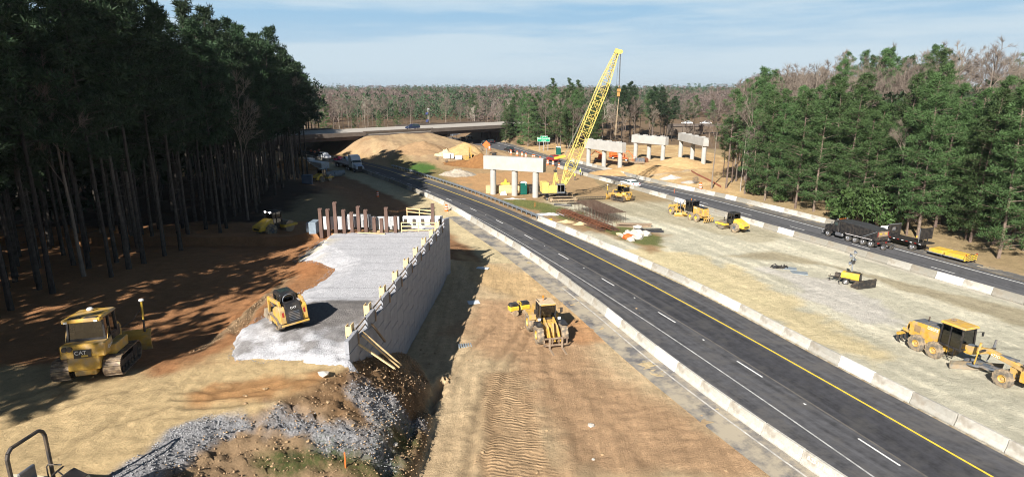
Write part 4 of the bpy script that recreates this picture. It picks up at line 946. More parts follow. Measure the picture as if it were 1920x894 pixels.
def cab(par,x0,x1,w,z0,z1,post=BLK,roof=YEL,over=.12,taper=.94,th=.09,lower=0,rooft=.12,mid=True):
    y=w/2; yt=y*taper; xa,xb=x0+.04,x1-.04; c=MB()
    for (bx,by,tx_,ty_) in ((x0,-y,xa,-yt),(x0,y,xa,yt),(x1,-y,xb,-yt),(x1,y,xb,yt)): c.bar((bx,by,z0),(tx_,ty_,z1),th)
    if mid:
        for s in (-1,1): c.bar(((x0+x1)/2-.1,s*y,z0),((x0+x1)/2-.1,s*yt,z1),th*.8)
    for z,yy,a,b_ in ((z0,y,x0,x1),(z1,yt,xa,xb)):
        for s in (-1,1): c.bar((a,s*yy,z),(b_,s*yy,z),th)
        c.bar((a,-yy,z),(a,yy,z),th); c.bar((b_,-yy,z),(b_,yy,z),th)
    if lower: c.box(((x0+x1)/2,0,z0+lower/2),(x1-x0,w,lower))
    o=c.build('cab',post,par)
    i_=.03; v=[(x0+i_,-y+i_,z0),(x1-i_,-y+i_,z0),(x1-i_,y-i_,z0),(x0+i_,y-i_,z0),(xa+i_,-yt+i_,z1),(xb-i_,-yt+i_,z1),(xb-i_,yt-i_,z1),(xa+i_,yt-i_,z1)]
    MB().add(v,[(3,2,1,0),(4,5,6,7),(0,1,5,4),(1,2,6,5),(2,3,7,6),(3,0,4,7)]).build('window',GLASSC,o)
    s_=MB().box(((x0+x1)/2-.1,0,z0+.35),(.5,.5,.25)).box(((x0+x1)/2-.35,0,z0+.7),(.14,.48,.7)).box(((x0+x1)/2+.45,0,z0+.5),(.2,.6,.5)); s_.build('seat',BLK,o)
    MB().box(((x0+x1)/2,0,z1+rooft/2+.02),(x1-x0+2*over,yt*2+over*1.4,rooft),taper=.9,tx=.94).build('roof',roof,o,bevel=.03); return o
def _glass():
    m,t,b=nt('tinted_cab_glass'); N=t.nodes; L=t.links
    tr=N.new('ShaderNodeBsdfTransparent'); tr.inputs[0].default_value=(.10,.135,.13,1); mx=N.new('ShaderNodeMixShader'); fr=N.new('ShaderNodeFresnel'); fr.inputs[0].default_value=1.7
    gl=N.new('ShaderNodeBsdfGlossy'); gl.inputs['Roughness'].default_value=.03; ad=N.new('ShaderNodeMath'); ad.operation='ADD'; ad.inputs[1].default_value=.05; L.new(fr.outputs[0],ad.inputs[0])
    L.new(ad.outputs[0],mx.inputs[0]); L.new(tr.outputs[0],mx.inputs[1]); L.new(gl.outputs[0],mx.inputs[2]); L.new(mx.outputs[0],N['Material Output'].inputs['Surface']); return m
GLASSC=_glass()
LAMP=mat('lamp_glass',(.85,.85,.8),.15,var=.05); BEAC=mat('amber_beacon',(.9,.22,.02),.3); TXW=mat('sign_white',(.85,.85,.83),.5,var=.02); DGRN=mat('portable_toilet_green',(.0,.10,.075),.5,var=.15)
def place(o,p,deg,dz=0,sc=None,pitch=0,roll=0):
    o.location=(p[0],p[1],hz(p[0],p[1])+dz); o.rotation_euler=(R(roll),R(pitch),R(deg))
    if sc: o.scale=(sc,sc,sc)
def hose(par,pts,r=.02,m_=BLK,name='hose'): return MB().path(pts,r).build(name,m_,par)
# ---------------------------------------------------------------- bulldozer
def bulldozer(label,mast=(1,),s=1.0,hood=True,blade_w=3.7):
    t=thing('bulldozer',label,'bulldozer')
    for y in (1.17,-1.17): track(t,-1.75,1.75,y,.82,1.02,fr=DRK)
    MB().box((-1.15,0,.95),(1.5,1.45,.7)).box((-1.55,0,.75),(.5,1.0,.9)).build('chassis',YEL,t,bevel=.04)
    MB().box((-1.25,0,1.62),(1.25,2.05,.72),taper=.97).build('fuel_tank',YEL,t,bevel=.06)
    h=MB().prism([(.25,1.1),(2.2,1.1),(2.25,1.85),(1.9,2.18),(.25,2.32)],-.52,.52).build('engine_hood',YEL,t,bevel=.04)
    [MB().box((1.3,s_*.53,1.75),(1.2,.03,.6)).build('grille',DRK,h) for s_ in (1,-1)]
    MB().tube((1.3,.25,2.2),(1.3,.25,2.75),.07).build('exhaust',DRK,t)
    for sy in (1,-1): MB().box((-.1,sy*1.0,1.35),(1.9,.5,.55)).build('fender',YEL,t,bevel=.04)
    c=cab(t,-1.15,.55,1.7,1.98,3.15,roof=YEL,over=.15,lower=.12)
    MB().box((-1.42,0,3.16),(.42,1.75,.2)).build('rear_air_unit',YEL,c,bevel=.03)
    MB().box((-1.42,-.4,3.28),(.3,.55,.03)).box((-1.42,.35,3.28),(.3,.55,.03)).build('vent',DRK,c)
    for sy in (-.68,.68): MB().box((-1.65,sy,3.12),(.06,.16,.1)).build('work_light',LAMP,t)
    MB().box((-1.9,0,1.5),(.03,.78,.42)).build('number_plate',BLK,t); text_mesh('CAT',.28,TXW,'writing',t,(-1.925,.08,1.55),(R(90),0,R(-90)))
    MB().box((-1.925,-.1,1.38),(.01,.3,.1)).build('yellow_badge',YELB,t)
    for y in (.55,.78): MB().tube((-1.86,y,1.78),(-1.95,y,1.78),.13,n=12).build('rear_lamp_pod',DRK,t)
    for sy in (-1,1): text_mesh('CAT',.26,TXW,'writing',t,(-1.2,sy*1.035,1.62),(R(90),0,R(0 if sy<0 else 180)))
    bl_=MB().prism([(2.75,.08),(2.85,.08),(2.68,.5),(2.72,.95),(2.95,1.3),(2.88,1.32),(2.62,.98),(2.58,.5)],-blade_w/2,blade_w/2).build('blade',YEL,t)
    for sy in (1,-1):
        MB().bar((-.2,sy*.62,.5),(2.6,sy*.62,.42),.18,.26).build('push_arm',YEL,t); MB().tube((1.7,sy*.35,1.7),(2.6,sy*.5,.95),.06).build('lift_cylinder',CHR,t)
    for sy in mast:
        MB().tube((2.7,-sy*(blade_w/2-.3),1.2),(2.7,-sy*(blade_w/2-.3),1.95),.07,.045).build('mast_base',DRK,t); m1=MB().tube((2.7,-sy*(blade_w/2-.3),1.95),(2.7,-sy*(blade_w/2-.3),3.05),.055).build('mast',YELB,t)
        MB().lathe((2.7,-sy*(blade_w/2-.3),3.05),[(0,.001),(0,.13),(.07,.16),(.14,.1),(.16,.001)],axis='z',n=12).build('antenna',WHT,m1)
    MB().lathe((.1,.15,3.32),[(0,.001),(0,.14),(.08,.17),(.15,.1),(.17,.001)],axis='z',n=12).build('antenna',WHT,t)
    MB().path([(.3,-.5,2.1),(1.0,-.9,2.0),(1.8,-1.2,2.1),(2.65,-1.5,2.6)],.015).build('cable',DRK,t)
    MB().bar((-1.2,-.95,2.0),(-.9,-.95,2.6),.03).bar((-1.2,.95,2.0),(-.9,.95,2.6),.03).build('hand_rail',YEL,t)
    return t
d1=bulldozer('dusty yellow bulldozer in tree shade, seen from behind, with antenna mast on its blade'); place(d1,(-23.5,31.3),106,dz=.0,sc=1.04,pitch=6)
d2=bulldozer('small yellow bulldozer on the gravel beside the crane, blade facing left',mast=(-1,)); v=at(1166,376); place(d2,v,128,sc=.95)
# ---------------------------------------------------------------- compact track loader
t=thing('track_loader','yellow and black compact track loader on the crushed stone fill, bucket in front','track loader')
for y in (.78,-.78): track(t,-1.15,1.15,y,.42,.72,m_=RUB,fr=YEL,shoe=.14,grouser=.04)
MB().box((-.35,0,.95),(2.1,1.1,.9)).build('chassis',BLK,t,bevel=.03)
for sy in (1,-1): MB().prism([(-1.6,.55),(.1,.55),(.1,1.2),(-.7,1.55),(-1.45,1.65),(-1.62,1.45)],sy*.5,sy*.86).build('side_panel',YEL,t,bevel=.03)
rd=MB().prism([(-1.72,.5),(-1.55,.5),(-1.5,1.75),(-1.62,1.75)],-.5,.5).build('rear_door',BLK,t,bevel=.02)
for k in range(6): MB().box((-1.73+.012*k,0,.72+.1*k),(.03,.66,.03)).build('louvre',GRYP,rd)
MB().box((-1.70,0,.46),(.12,1.72,.12)).build('rear_bumper',YEL,t,bevel=.02)
text_mesh('CAT',.2,TXW,'writing',t,(-1.705,.0,1.5),(R(90),0,R(-90)))
for sy in (1,-1): MB().box((-1.6,sy*.66,1.15),(.04,.12,.3)).build('tail_light',RED,t); 
MB().box((-1.3,0,1.72),(.6,1.0,.12)).build('engine_cover',BLK,t,bevel=.03)
c=cab(t,-.75,.75,1.0,1.1,2.1,roof=BLK,over=.02,lower=.2); MB().lathe((-.82,0,1.82),[(-.03,.34),(.0,.37),(.03,.34),(-.03,.34)],axis='x',n=20).build('rear_window_seal',GRYP,c); MB().box((.1,0,2.26),(.7,.6,.03)).build('roof_window',GLS,c)
for sy in (1,-1):
    a=MB().bar((-1.35,sy*.72,1.85),(1.35,sy*.72,1.62),.16,.24).bar((1.3,sy*.72,1.7),(1.75,sy*.72,.5),.15,.22).bar((-1.35,sy*.72,1.85),(-1.3,sy*.72,1.2),.14,.3).build('lift_arm',YEL,t,bevel=.02); MB().tube((-.6,sy*.74,1.2),(.9,sy*.74,1.6),.05).build('cylinder',CHR,a)
MB().prism([(1.7,.12),(2.7,.08),(2.72,.12),(1.85,.22),(1.75,.85),(1.7,.85)],-.95,.95).prism([(1.72,.12),(2.65,.1),(1.85,.85),(1.72,.85)],-.97,-.93).prism([(1.72,.12),(2.65,.1),(1.85,.85),(1.72,.85)],.93,.97).build('bucket',mat('bucket_steel',(.30,.26,.20),.6,dirt=DUST,damt=.4),t)
x,y=G(537,616,6.05); place(t,(x,y+.6),126,sc=1.0,dz=.0); t.location.z=6.22; t.rotation_euler=(R(-4),R(3),R(126))
# ---------------------------------------------------------------- wheel loader
t=thing('wheel_loader','yellow wheel loader facing the camera with pallet forks lowered on the haul road','wheel loader')
for x_,y_ in ((1.55,1.08),(1.55,-1.08),(-1.5,1.08),(-1.5,-1.08)): tyre(t,x_,y_,.80,.62,YEL,RUB,.48)
MB().prism([(-2.9,1.0),(-2.95,1.75),(-2.6,2.15),(-.8,2.25),(-.8,.8),(-2.3,.75)],-.68,.68).build('engine_hood',YEL,t,bevel=.05)
MB().box((-2.95,0,1.0),(.35,1.9,.7)).build('counterweight',GRYP,t,bevel=.05)
for sy in (1,-1):
    MB().box((-1.5,sy*1.05,1.72),(1.5,.62,.07)).box((-.72,sy*1.05,1.5),(.07,.62,.45)).build('rear_fender',YEL,t); MB().box((1.45,sy*1.08,1.72),(1.2,.6,.06)).box((.85,sy*1.08,1.5),(.06,.6,.45)).build('front_fender',BLK,t)
MB().prism([(-.8,.6),(1.9,.55),(1.9,1.0),(1.3,1.7),(.6,1.75),(.3,1.2),(-.8,1.2)],-.42,.42).build('front_frame',YEL,t,bevel=.03)
c=cab(t,-.85,.55,1.45,1.65,3.05,roof=mat('dusty_roof',(.55,.42,.27),.8,var=.2),over=.12,lower=.25); MB().box((.66,0,3.1),(.06,1.3,.1)).build('visor',YEL,c)
for sy in (1,-1):
    MB().bar((.55,sy*.75,2.75),(.7,sy*1.15,2.75),.03).box((.72,sy*1.18,2.6),(.08,.22,.4)).build('mirror',BLK,t); a=MB().bar((.75,sy*.42,1.85),(1.9,sy*.42,1.5),.14,.34).bar((1.85,sy*.42,1.6),(2.85,sy*.42,.55),.14,.32).build('lift_arm',YEL,t,bevel=.02); MB().tube((.9,sy*.3,1.0),(2.2,sy*.36,1.15),.06).build('cylinder',CHR,a)
    MB().box((1.0,sy*.9,1.95),(.14,.24,.18)).build('headlight',LAMP,t)
MB().bar((1.0,0,1.8),(2.0,0,1.75),.16,.2).bar((2.0,0,2.0),(2.25,0,.9),.14,.3).tube((1.1,0,1.75),(1.9,0,1.95),.08).bar((2.2,0,.95),(2.85,0,.6),.12).build('tilt_linkage',YEL,t,bevel=.02)
MB().box((1.35,0,1.35),(.5,.55,.5)).build('valve_housing',YEL,t,bevel=.08)
MB().box((2.95,0,.35),(.1,2.1,.14)).box((2.95,0,.95),(.1,2.1,.12)).box((2.95,-1.0,.65),(.1,.1,.7)).box((2.95,1.0,.65),(.1,.1,.7)).box((2.95,.3,.65),(.08,.08,.6)).box((2.95,-.3,.65),(.08,.08,.6)).build('fork_carriage',mat('rusty_fork_steel',(.2,.14,.1),.7,dirt=DUST,damt=.4),t)
for sy in (.55,-.55): MB().box((3.05,sy,.55),(.08,.16,.95)).prism([(3.0,.05),(4.3,.03),(4.3,.06),(3.08,.14),(3.0,.14)],sy-.08,sy+.08).build('fork',WOODG,t)
MB().tube((-.3,-.2,3.2),(-.3,-.2,3.42),.02).tube((-.3,-.2,3.42),(-.3,-.2,3.65),.08).build('beacon',BEAC,t); MB().tube((-1.8,.3,2.2),(-1.8,.3,2.9),.07).build('exhaust',DRK,t)
MB().path([(.1,-.7,3.15),(.2,-.8,3.4),(-.3,-.85,3.4),(-.4,-.7,3.15)],.02).build('roof_rail',DRK,t)
x,y=G(1022,634); place(t,(x+.1,y+.7),-77,sc=.99)
# ---------------------------------------------------------------- trench roller
t=thing('trench_roller','small yellow and black trench roller parked behind the wheel loader','trench roller')
dm=MB(); 
for x_ in (-.5,.5):
    for y_ in (-.3,.3):
        mb=MB().lathe((x_,y_,.27),[(-.24,.01),(-.24,.22),(.24,.22),(.24,.01)],n=18)
        for k in range(12):
            for q in (-.14,.14): a=2*math.pi*(k+(q>0)*.5)/12; mb.box((x_+math.cos(a)*.24,y_+q,.27+math.sin(a)*.24),(.06,.12,.07),rot=(0,-math.degrees(a),0))
        mb.build('padfoot_drum',mat('muddy_drum',(.30,.22,.14),.9,dirt=DUST,damt=.5),t)
for x_,s in ((-.52,-1),(.52,1)):
    MB().box((x_,0,.62),(.86,.62,.4)).build('housing',YELB,t,bevel=.06); MB().box((x_*1.02,0,.95),(.82,.58,.28),taper=.85,tx=.85).build('cover',BLK,t,bevel=.05)
MB().box((0,0,.5),(.25,.4,.35)).build('joint',DRK,t); MB().path([(-.05,-.3,.9),(-.05,-.3,1.12),(-.05,.3,1.12),(-.05,.3,.9)],.04).build('lift_frame',YELB,t)
x,y=G(973,590); place(t,(x,y+.3),205,sc=1.12)
# ---------------------------------------------------------------- motor graders
def grader(label,brand,model,hoodm,rim,roofm,mast=False):
    t=thing('motor_grader',label,'motor grader')
    for x_ in (-.76,.76):
        for y_ in (1.05,-1.05): tyre(t,x_,y_,.70,.40,rim,RUB,.42)
    for y_ in (1.1,-1.1): tyre(t,6.05,y_,.70,.40,rim,RUB,.42)
    h=MB().prism([(-1.9,1.0),(-1.95,2.05),(-1.7,2.3),(.75,2.42),(.75,1.0)],-.6,.6).build('engine_hood',YEL,t,bevel=.04)
    MB().prism([(-1.75,2.32),(.73,2.44),(.73,2.5),(-1.6,2.4)],-.56,.56).build('hood_top',hoodm,h)
    for sy in (1,-1):
        MB().box((-1.2,sy*.61,1.75),(.55,.02,.6)).build('grille',mat('brown_grille',(.3,.2,.1),.7),h); MB().box((0,sy*.8,1.05),(1.9,.22,.22)).build('tandem_case',YEL,t)
        if brand: text_mesh(brand,.34,TXW,'writing',t,(.1,sy*.615,2.18),(R(90),0,R(0 if sy<0 else 180)))
    MB().box((-.0,0,.9),(2.6,.9,.5)).build('rear_frame',YEL,t)
    c=cab(t,.85,2.55,1.55,1.35,3.1,roof=roofm,over=.18,lower=.1,rooft=.16,mid=True)
    MB().box((1.2,0,3.38),(.3,.3,.08)).build('roof_vent',WOODG,c)
    MB().bar((1.7,-.85,.5),(1.7,-.85,1.4),.05).bar((2.1,-.85,.5),(2.1,-.85,1.4),.05).bar((1.7,-.85,.55),(2.1,-.85,.55),.05).bar((1.7,-.85,.9),(2.1,-.85,.9),.05).build('ladder',BLK,t)
    MB().prism([(2.4,1.1),(2.9,1.1),(4.2,1.72),(6.0,1.45),(6.9,1.25),(6.9,1.6),(6.1,1.85),(4.2,2.12),(2.4,1.75)],-.17,.17).build('main_beam',YEL,t,bevel=.03)
    MB().bar((2.7,0,1.86),(6.2,0,1.98),.32,.14).build('beam_cover',GRYP,t)
    if model:
        for sy in (1,-1): text_mesh(model,.3,TXW,'writing',t,(4.75,sy*.178,1.78),(R(90),R(3),R(0 if sy<0 else 180)))
    MB().box((7.15,0,1.15),(.7,1.3,.85)).build('front_block',YEL,t,bevel=.04)
    MB().box((6.05,0,.72),(.3,1.8,.22)).box((6.05,0,1.1),(.35,.4,.6)).build('front_axle',YEL,t)
    MB().bar((6.4,0,.85),(3.2,.45,.55),.16).bar((6.4,0,.85),(3.2,-.45,.55),.16).bar((3.2,.6,.55),(3.2,-.6,.55),.16).lathe((3.3,0,.55),[(-.08,.5),(-.08,.72),(.08,.72),(.08,.5),(-.08,.5)],axis='z',n=22).build('drawbar_circle',GRYP if hoodm is GRYP else YEL,t)
    b_=MB().prism([(-.02,.05),(.1,.05),(.0,.35),(.1,.68),(.02,.7),(-.1,.35)],-1.9,1.9).build('moldboard',mat('worn_blade',(.30,.27,.22),.45,metal=.5,dirt=DUST,damt=.4) if hoodm is GRYP else YEL,t); b_.location=(3.45,0,0); b_.rotation_euler=(0,0,R(-28))
    for sy in (1,-1):
        MB().tube((4.0,sy*.85,2.65),(3.9,sy*.85,1.75),.085).tube((3.9,sy*.85,1.8),(3.7,sy*.7,.75),.05).build('blade_cylinder',YEL if sy<0 else GRYP,t); MB().bar((4.0,sy*.2,1.95),(4.0,sy*.9,1.95),.12).build('cylinder_saddle',DRK,t)
        MB().tube((6.75,sy*.35,1.95),(6.95,sy*.35,1.95),.11,n=12).bar((6.85,sy*.35,1.5),(6.85,sy*.35,1.9),.04).build('headlight',CHR,t)
    rp_=MB().bar((-1.9,.35,1.1),(-2.6,.4,1.25),.14,.2).bar((-1.9,-.35,1.1),(-2.6,-.4,1.25),.14,.2).bar((-2.6,-1.0,.85),(-2.6,1.0,.85),.2,.2).bar((-2.3,0,1.9),(-2.6,0,.9),.14).build('ripper_frame',YEL,t)
    for k in range(5): MB().prism([(-2.7,.85),(-2.55,.85),(-2.5,.35),(-2.3,.12),(-2.55,.2),(-2.68,.45)],-.9+.45*k-.04,-.9+.45*k+.04).build('ripper_tooth',DRK if hoodm is GRYP else YEL,rp_)
    MB().tube((-.9,.2,2.4),(-.9,.2,2.85),.06).build('exhaust',DRK,t)
    for sy in (1,-1): MB().bar((2.5,sy*.8,2.7),(2.75,sy*1.15,2.75),.03).box((2.78,sy*1.2,2.6),(.06,.2,.34)).build('mirror',BLK,t)
    if mast:
        for sy in mast: m1=MB().tube((3.9,sy*1.6,.8),(3.9,sy*1.6,3.1),.05).build('mast',YELB,t); MB().lathe((3.9,sy*1.6,3.1),[(0,.001),(0,.13),(.1,.13),(.15,.001)],axis='z',n=10).build('antenna',WHT,m1)
    return t
g1=grader('large yellow grader with a long front beam, parked at the right edge of the median','DEERE','672D',GRYP,YEL,YEL); place(g1,(34.85,45.75),-71,sc=.98)
g2=grader('yellow and black grader beside the road roller, its rear toward the camera','CAT','',BLK,YELB,BLK,mast=(1,)); x,y=G(1303,414); place(g2,(x+.6,y+.3),113,sc=.96)
for ch in g2.children:
    if ch.name.startswith('exhaust'): pass
bk=MB().tube((1.7,.3,3.3),(1.7,.3,3.5),.08).build('beacon',BEAC,g2)
# ---------------------------------------------------------------- rollers
def roller(label,dark=False,lights=False):
    t=thing('road_roller',label,'road roller'); Y_=YELB
    for y_ in (.88,-.88): tyre(t,-1.3,y_,.74,.52,GRYP,RUB,.42)
    MB().lathe((1.5,0,.74),[(-1.03,.01),(-1.03,.74),(1.03,.74),(1.03,.01)],n=30).build('drum',mat('drum_steel',(.34,.31,.27),.5,metal=.6,dirt=DUST,damt=.4),t,smooth=True)
    MB().box((2.45,0,.9),(.16,2.5,.3)).box((.55,0,.9),(.18,2.5,.34)).box((1.5,1.15,.9),(2.0,.14,.34)).box((1.5,-1.15,.9),(2.0,.14,.34)).build('drum_frame',Y_,t,bevel=.03)
    MB().prism([(-2.75,.75),(-2.75,1.35),(-1.0,2.0),(-.75,2.0),(-.6,.8)],-.72,.72).build('engine_hood',Y_,t,bevel=.06); MB().box((-2.76,0,1.0),(.04,.9,.24)).build('grille',BLK,t)
    MB().box((-.2,0,.8),(1.4,.8,.5)).build('chassis',DRK,t)
    cab(t,-.75,.6,1.35,1.25,2.75,roof=BLK,over=.08,lower=.2)
    MB().bar((.6,.7,2.0),(.9,1.0,2.0),.03).box((.9,1.0,1.9),(.05,.2,.3)).build('mirror',BLK,t)
    if lights:
        for sy in (.42,-.42): MB().tube((-.86,sy,2.8),(-.95,sy,2.8),.1,n=10).build('work_light',mat('lit_work_lamp',(1,.98,.95),.3,emit=9,var=0),t)
    return t
r1=roller('bright yellow single drum roller parked right of the black-cabbed grader'); x,y=G(1371,435); place(r1,(x+.6,y+1.2),116,sc=.98)
r2=roller('roller with two lit work lamps in the deep shade of the left wood',lights=True); x,y=G(508,446,3.4); place(r2,(x,y+1.5),62)
# ---------------------------------------------------------------- dump truck
t=thing('dump_truck','black five-axle dump truck driving on the far road','dump truck')
for sy in (1,-1):
    tyre(t,7.6,sy*1.02,.52,.32,CHR,RUBC,.52,False)
    for x_ in (0,1.35,2.65,3.9): tyre(t,x_,sy*.95,.52,.5,CHR,RUBC,.52,False)
    MB().box((5.6,sy*.95,.75),(1.5,.5,.55)).build('fuel_tank',CHR,t,bevel=.15); MB().box((-.85,sy*.95,.75),(.06,.6,.8)).build('mud_flap',BLK,t)
    MB().prism([(6.9,.6),(7.0,1.15),(7.6,1.3),(8.2,1.15),(8.3,.6),(8.2,.6),(8.0,1.0),(7.6,1.12),(7.2,1.0),(7.05,.6)],sy*.8,sy*1.22).build('fender',BLK,t); MB().tube((6.15,sy*1.0,.9),(6.15,sy*1.0,3.2),.09).build('exhaust',CHR,t)
    MB().box((6.9,sy*1.35,2.3),(.1,.15,.5)).build('mirror',CHR,t)
MB().box((3.6,0,.85),(9.4,.9,.3)).build('chassis',DRK,t)
MB().prism([(6.9,1.0),(8.5,1.0),(8.55,1.75),(6.9,2.05)],-.85,.85).build('engine_hood',BLK,t,bevel=.08); MB().box((8.56,0,1.4),(.08,1.0,.8)).build('grille',CHR,t); MB().box((8.65,0,.65),(.2,2.4,.35)).build('bumper',CHR,t,bevel=.04)
cc=MB().prism([(5.7,1.0),(6.95,1.0),(6.95,2.0),(6.6,2.95),(5.7,3.0)],-1.12,1.12).build('cab',BLK,t,bevel=.08)
MB().box((6.25,0,2.35),(.6,2.28,.5)).build('side_window',GLS,cc); MB().add([(6.97,-.95,2.08),(6.97,.95,2.08),(6.66,.9,2.86),(6.66,-.9,2.86)],[(0,1,2,3)]).build('windscreen',GLS,cc)
bx=MB().prism([(-.8,1.1),(5.35,1.1),(5.5,2.9),(-.9,2.6)],-1.25,1.25).build('dump_body',BLK,t,bevel=.03); MB().prism([(-.85,2.63),(5.45,2.93),(5.45,2.98),(2.5,3.02),(-.85,2.7)],-1.2,1.2).build('load_cover',mat('tarp',(.035,.037,.04),.7,var=.3),bx)
for k in range(9): MB().box((.1+.62*k,-1.27,1.9),(.06,.05,1.5)).box((.1+.62*k,1.27,1.9),(.06,.05,1.5)).build('rib',BLK,bx)
for sy in (1,-1): MB().box((2.0,sy*1.31,1.22),(4.6,.02,.09)).build('reflective_strip',mat('pale_strip',(.62,.58,.58),.5),bx); MB().bar((-.9,sy*1.31,2.55),(1.3,sy*1.31,1.35),.08).build('latch_arm',GALV,bx)
tg=MB().box((-.93,0,1.95),(.08,2.4,1.5)).build('tailgate',DRK,t); MB().box((-.985,0,2.15),(.02,1.9,.75)).build('tailgate_patch',WOODG,tg)
for sy in (1.08,-1.08): MB().box((-.99,sy,2.15),(.02,.1,.7)).build('reflective_strip',RED,tg)
for y_ in (.5,-.5): MB().box((-1.0,y_,2.2),(.02,.5,.22)).build('yellow_decal',YELB,tg)
for sy in (.8,-.8): MB().box((-1.0,sy,.8),(.06,.4,.14)).build('tail_light',RED,t)
for sy in (1,-1): tyre(t,-1.9,sy*.8,.42,.3,CHR,RUBC,.5,False)
MB().box((-1.5,0,.75),(1.4,.5,.2)).build('tag_axle_arm',DRK,t)
for k in range(5): MB().box((6.3,-.8+.4*k,3.05),(.08,.12,.07)).build('roof_lamp',BEAC,t)
x,y=G(1634,464); place(t,(x+.75,y+.4),111,dz=0,sc=.92); t.location.z=.03
# ---------------------------------------------------------------- crash attenuator truck
t=thing('flatbed_truck','white flatbed truck with black headboard and folded arrow board on the far shoulder','flatbed truck')
for sy in (1,-1): tyre(t,0,sy*.9,.5,.5,CHR,RUBC,.5,False); tyre(t,5.4,sy*.95,.5,.3,CHR,RUBC,.5,False)
MB().box((2.9,0,.8),(7.6,.85,.3)).build('chassis',DRK,t)
cc=MB().prism([(4.3,.75),(6.5,.75),(6.5,1.55),(5.7,1.75),(5.3,2.45),(4.3,2.5)],-1.05,1.05).build('cab',WHT,t,bevel=.06); MB().box((4.8,0,2.05),(.6,2.14,.5)).build('side_window',GLS,cc)
MB().box((4.3,0,.7),(1.2,2.3,.45)).build('side_tank',CHR,t,bevel=.1)
bd=MB().box((1.2,0,1.22),(5.4,2.5,.16)).build('flat_bed',BLK,t); MB().box((3.85,0,2.1),(.1,2.5,1.75)).build('headboard',BLK,t); MB().box((3.79,.2,2.3),(.02,.6,.45)).build('headboard_window',GRYP,t); MB().box((3.85,0,3.0),(.14,2.5,.08)).build('headboard_rail',GALV,t)
for sy in (1,-1):
    for k in range(8): MB().box((-1.2+.66*k,sy*1.265,1.2),(.3,.02,.1)).build('reflector',RED if k%2 else WHT,bd)
ab=MB().box((-1.0,0,2.6),(.12,2.4,1.6)).build('arrow_board',BLK,t); MB().box((-.95,1.25,2.4),(.08,.06,1.9)).build('board_edge',GALV,ab)
MB().bar((-1,.4,1.3),(-1,.4,1.9),.1).bar((-1,-.4,1.3),(-1,-.4,1.9),.1).build('board_mast',DRK,t); MB().box((-.4,1.0,2.1),(.02,.28,.28),rot=(0,0,0)).build('yellow_flag',YELB,t)
x,y=G(1712,470); place(t,(x+.9,y+.6),109,sc=.95)
ta=thing('crash_cushion','yellow folding crash cushion with black chevrons towed behind the white flatbed','crash cushion')
for k,(a,b_) in enumerate(((0,1.9),(2.2,4.7))):
    MB().box((-(a+b_)/2,0,.75),(b_-a,2.1,.5)).build('cushion_box',YELB,ta,bevel=.05)
    for sy in (1,-1): MB().box((-(a+b_)/2,sy*1.08,.5),(b_-a+.2,.06,.14)).build('side_rail',GALV,ta)
rb=MB().box((-4.95,0,.75),(.1,2.3,.75)).build('rear_panel',YELB,ta)
for k in range(4):
    for sy in (1,-1): MB().bar((-5.01,sy*1.05,.45+.0*k+ .28*(k-1.4)),(-5.01,0,.8+.28*(k-1.4)),.02,.1).build('chevron',BLK,rb)
MB().box((-5.0,1.0,1.2),(.1,.16,.16)).box((-5.0,-1.0,1.2),(.1,.16,.16)).build('lamp',RED,ta); MB().bar((0,0,.6),(1.1,0,.7),.2).build('hitch',DRK,ta)
a109=R(109); place(ta,(x+.9-math.cos(a109)*2.3,y+.6-math.sin(a109)*2.3),109,sc=.95)
# ---------------------------------------------------------------- light tower + black bucket
t=thing('light_tower','mobile light tower with four lamps on a yellow trailer standing on the median','light tower')
MB().box((0,0,.95),(1.9,.9,.75)).build('generator_hood',YELB,t,bevel=.1); MB().box((.95,0,1.0),(.12,.8,.6)).build('control_panel',BLK,t); MB().box((.2,0,1.4),(1.4,.22,.12)).build('mast_cradle',BLK,t)
for sy in (1,-1): tyre(t,-.3,sy*.72,.34,.2,CHR,RUBC,.55,False); MB().box((-.3,sy*.72,.74),(.85,.26,.05)).build('mudguard',DRK,t)
MB().box((0,0,.5),(2.1,.8,.14)).bar((-1.0,.3,.5),(-2.3,0,.5),.09).bar((-1.0,-.3,.5),(-2.3,0,.5),.09).build('trailer_frame',DRK,t)
for p in ((-2.1,0),(-.9,.9),(.9,.9),(-.9,-.9),(.9,-.9)): MB().tube((p[0],p[1],.0),(p[0],p[1],.75),.035).box((p[0],p[1],.03),(.2,.2,.04)).build('jack',DRK,t)
MB().box((-1.35,0,.85),(.5,.5,.35)).build('winch_box',DRK,t)
ms=MB().tube((.0,0,1.3),(0,0,2.75),.08).tube((0,0,2.6),(0,0,3.1),.06).build('mast',GALV,t); MB().box((0,0,2.55),(.4,.4,.35)).build('mast_head',BLK,ms); MB().bar((0,-.9,3.05),(0,.9,3.05),.05).bar((0,-.7,2.65),(0,.7,2.65),.05).build('crossbar',GALV,ms)
for y_ in (-.95,.95):
    for z in (2.55,3.4): 
        l_=MB().lathe((0,0,0),[(.18,.04),(.1,.16),(-.05,.27),(-.1,.27)],axis='x',n=16).build('lamp',CHR,t); l_.location=(-.05,y_,z); l_.rotation_euler=(0,R(-12),0); MB().lathe((0,0,0),[(-.09,.26),(-.11,.001)],axis='x',n=16).build('lens',LAMP,l_)
x,y=G(1600,536); place(t,(x,y+.7),-42,sc=1.0)
bkt=thing('loader_bucket','black steel box blade resting on the median beside the yellow light tower','box blade')
MB().prism([(-.5,0),(.5,0),(.5,.06),(-.3,.25),(-.42,1.0),(-.5,1.0)],-1.3,1.3).build('shell',BLK,bkt); 
for y_ in (-1.3,-.4,.4,1.3): MB().prism([(-.5,0),(.5,0),(.5,.3),(-.3,1.0),(-.5,1.0)],y_-.03,y_+.03).build('rib',DRK,bkt)
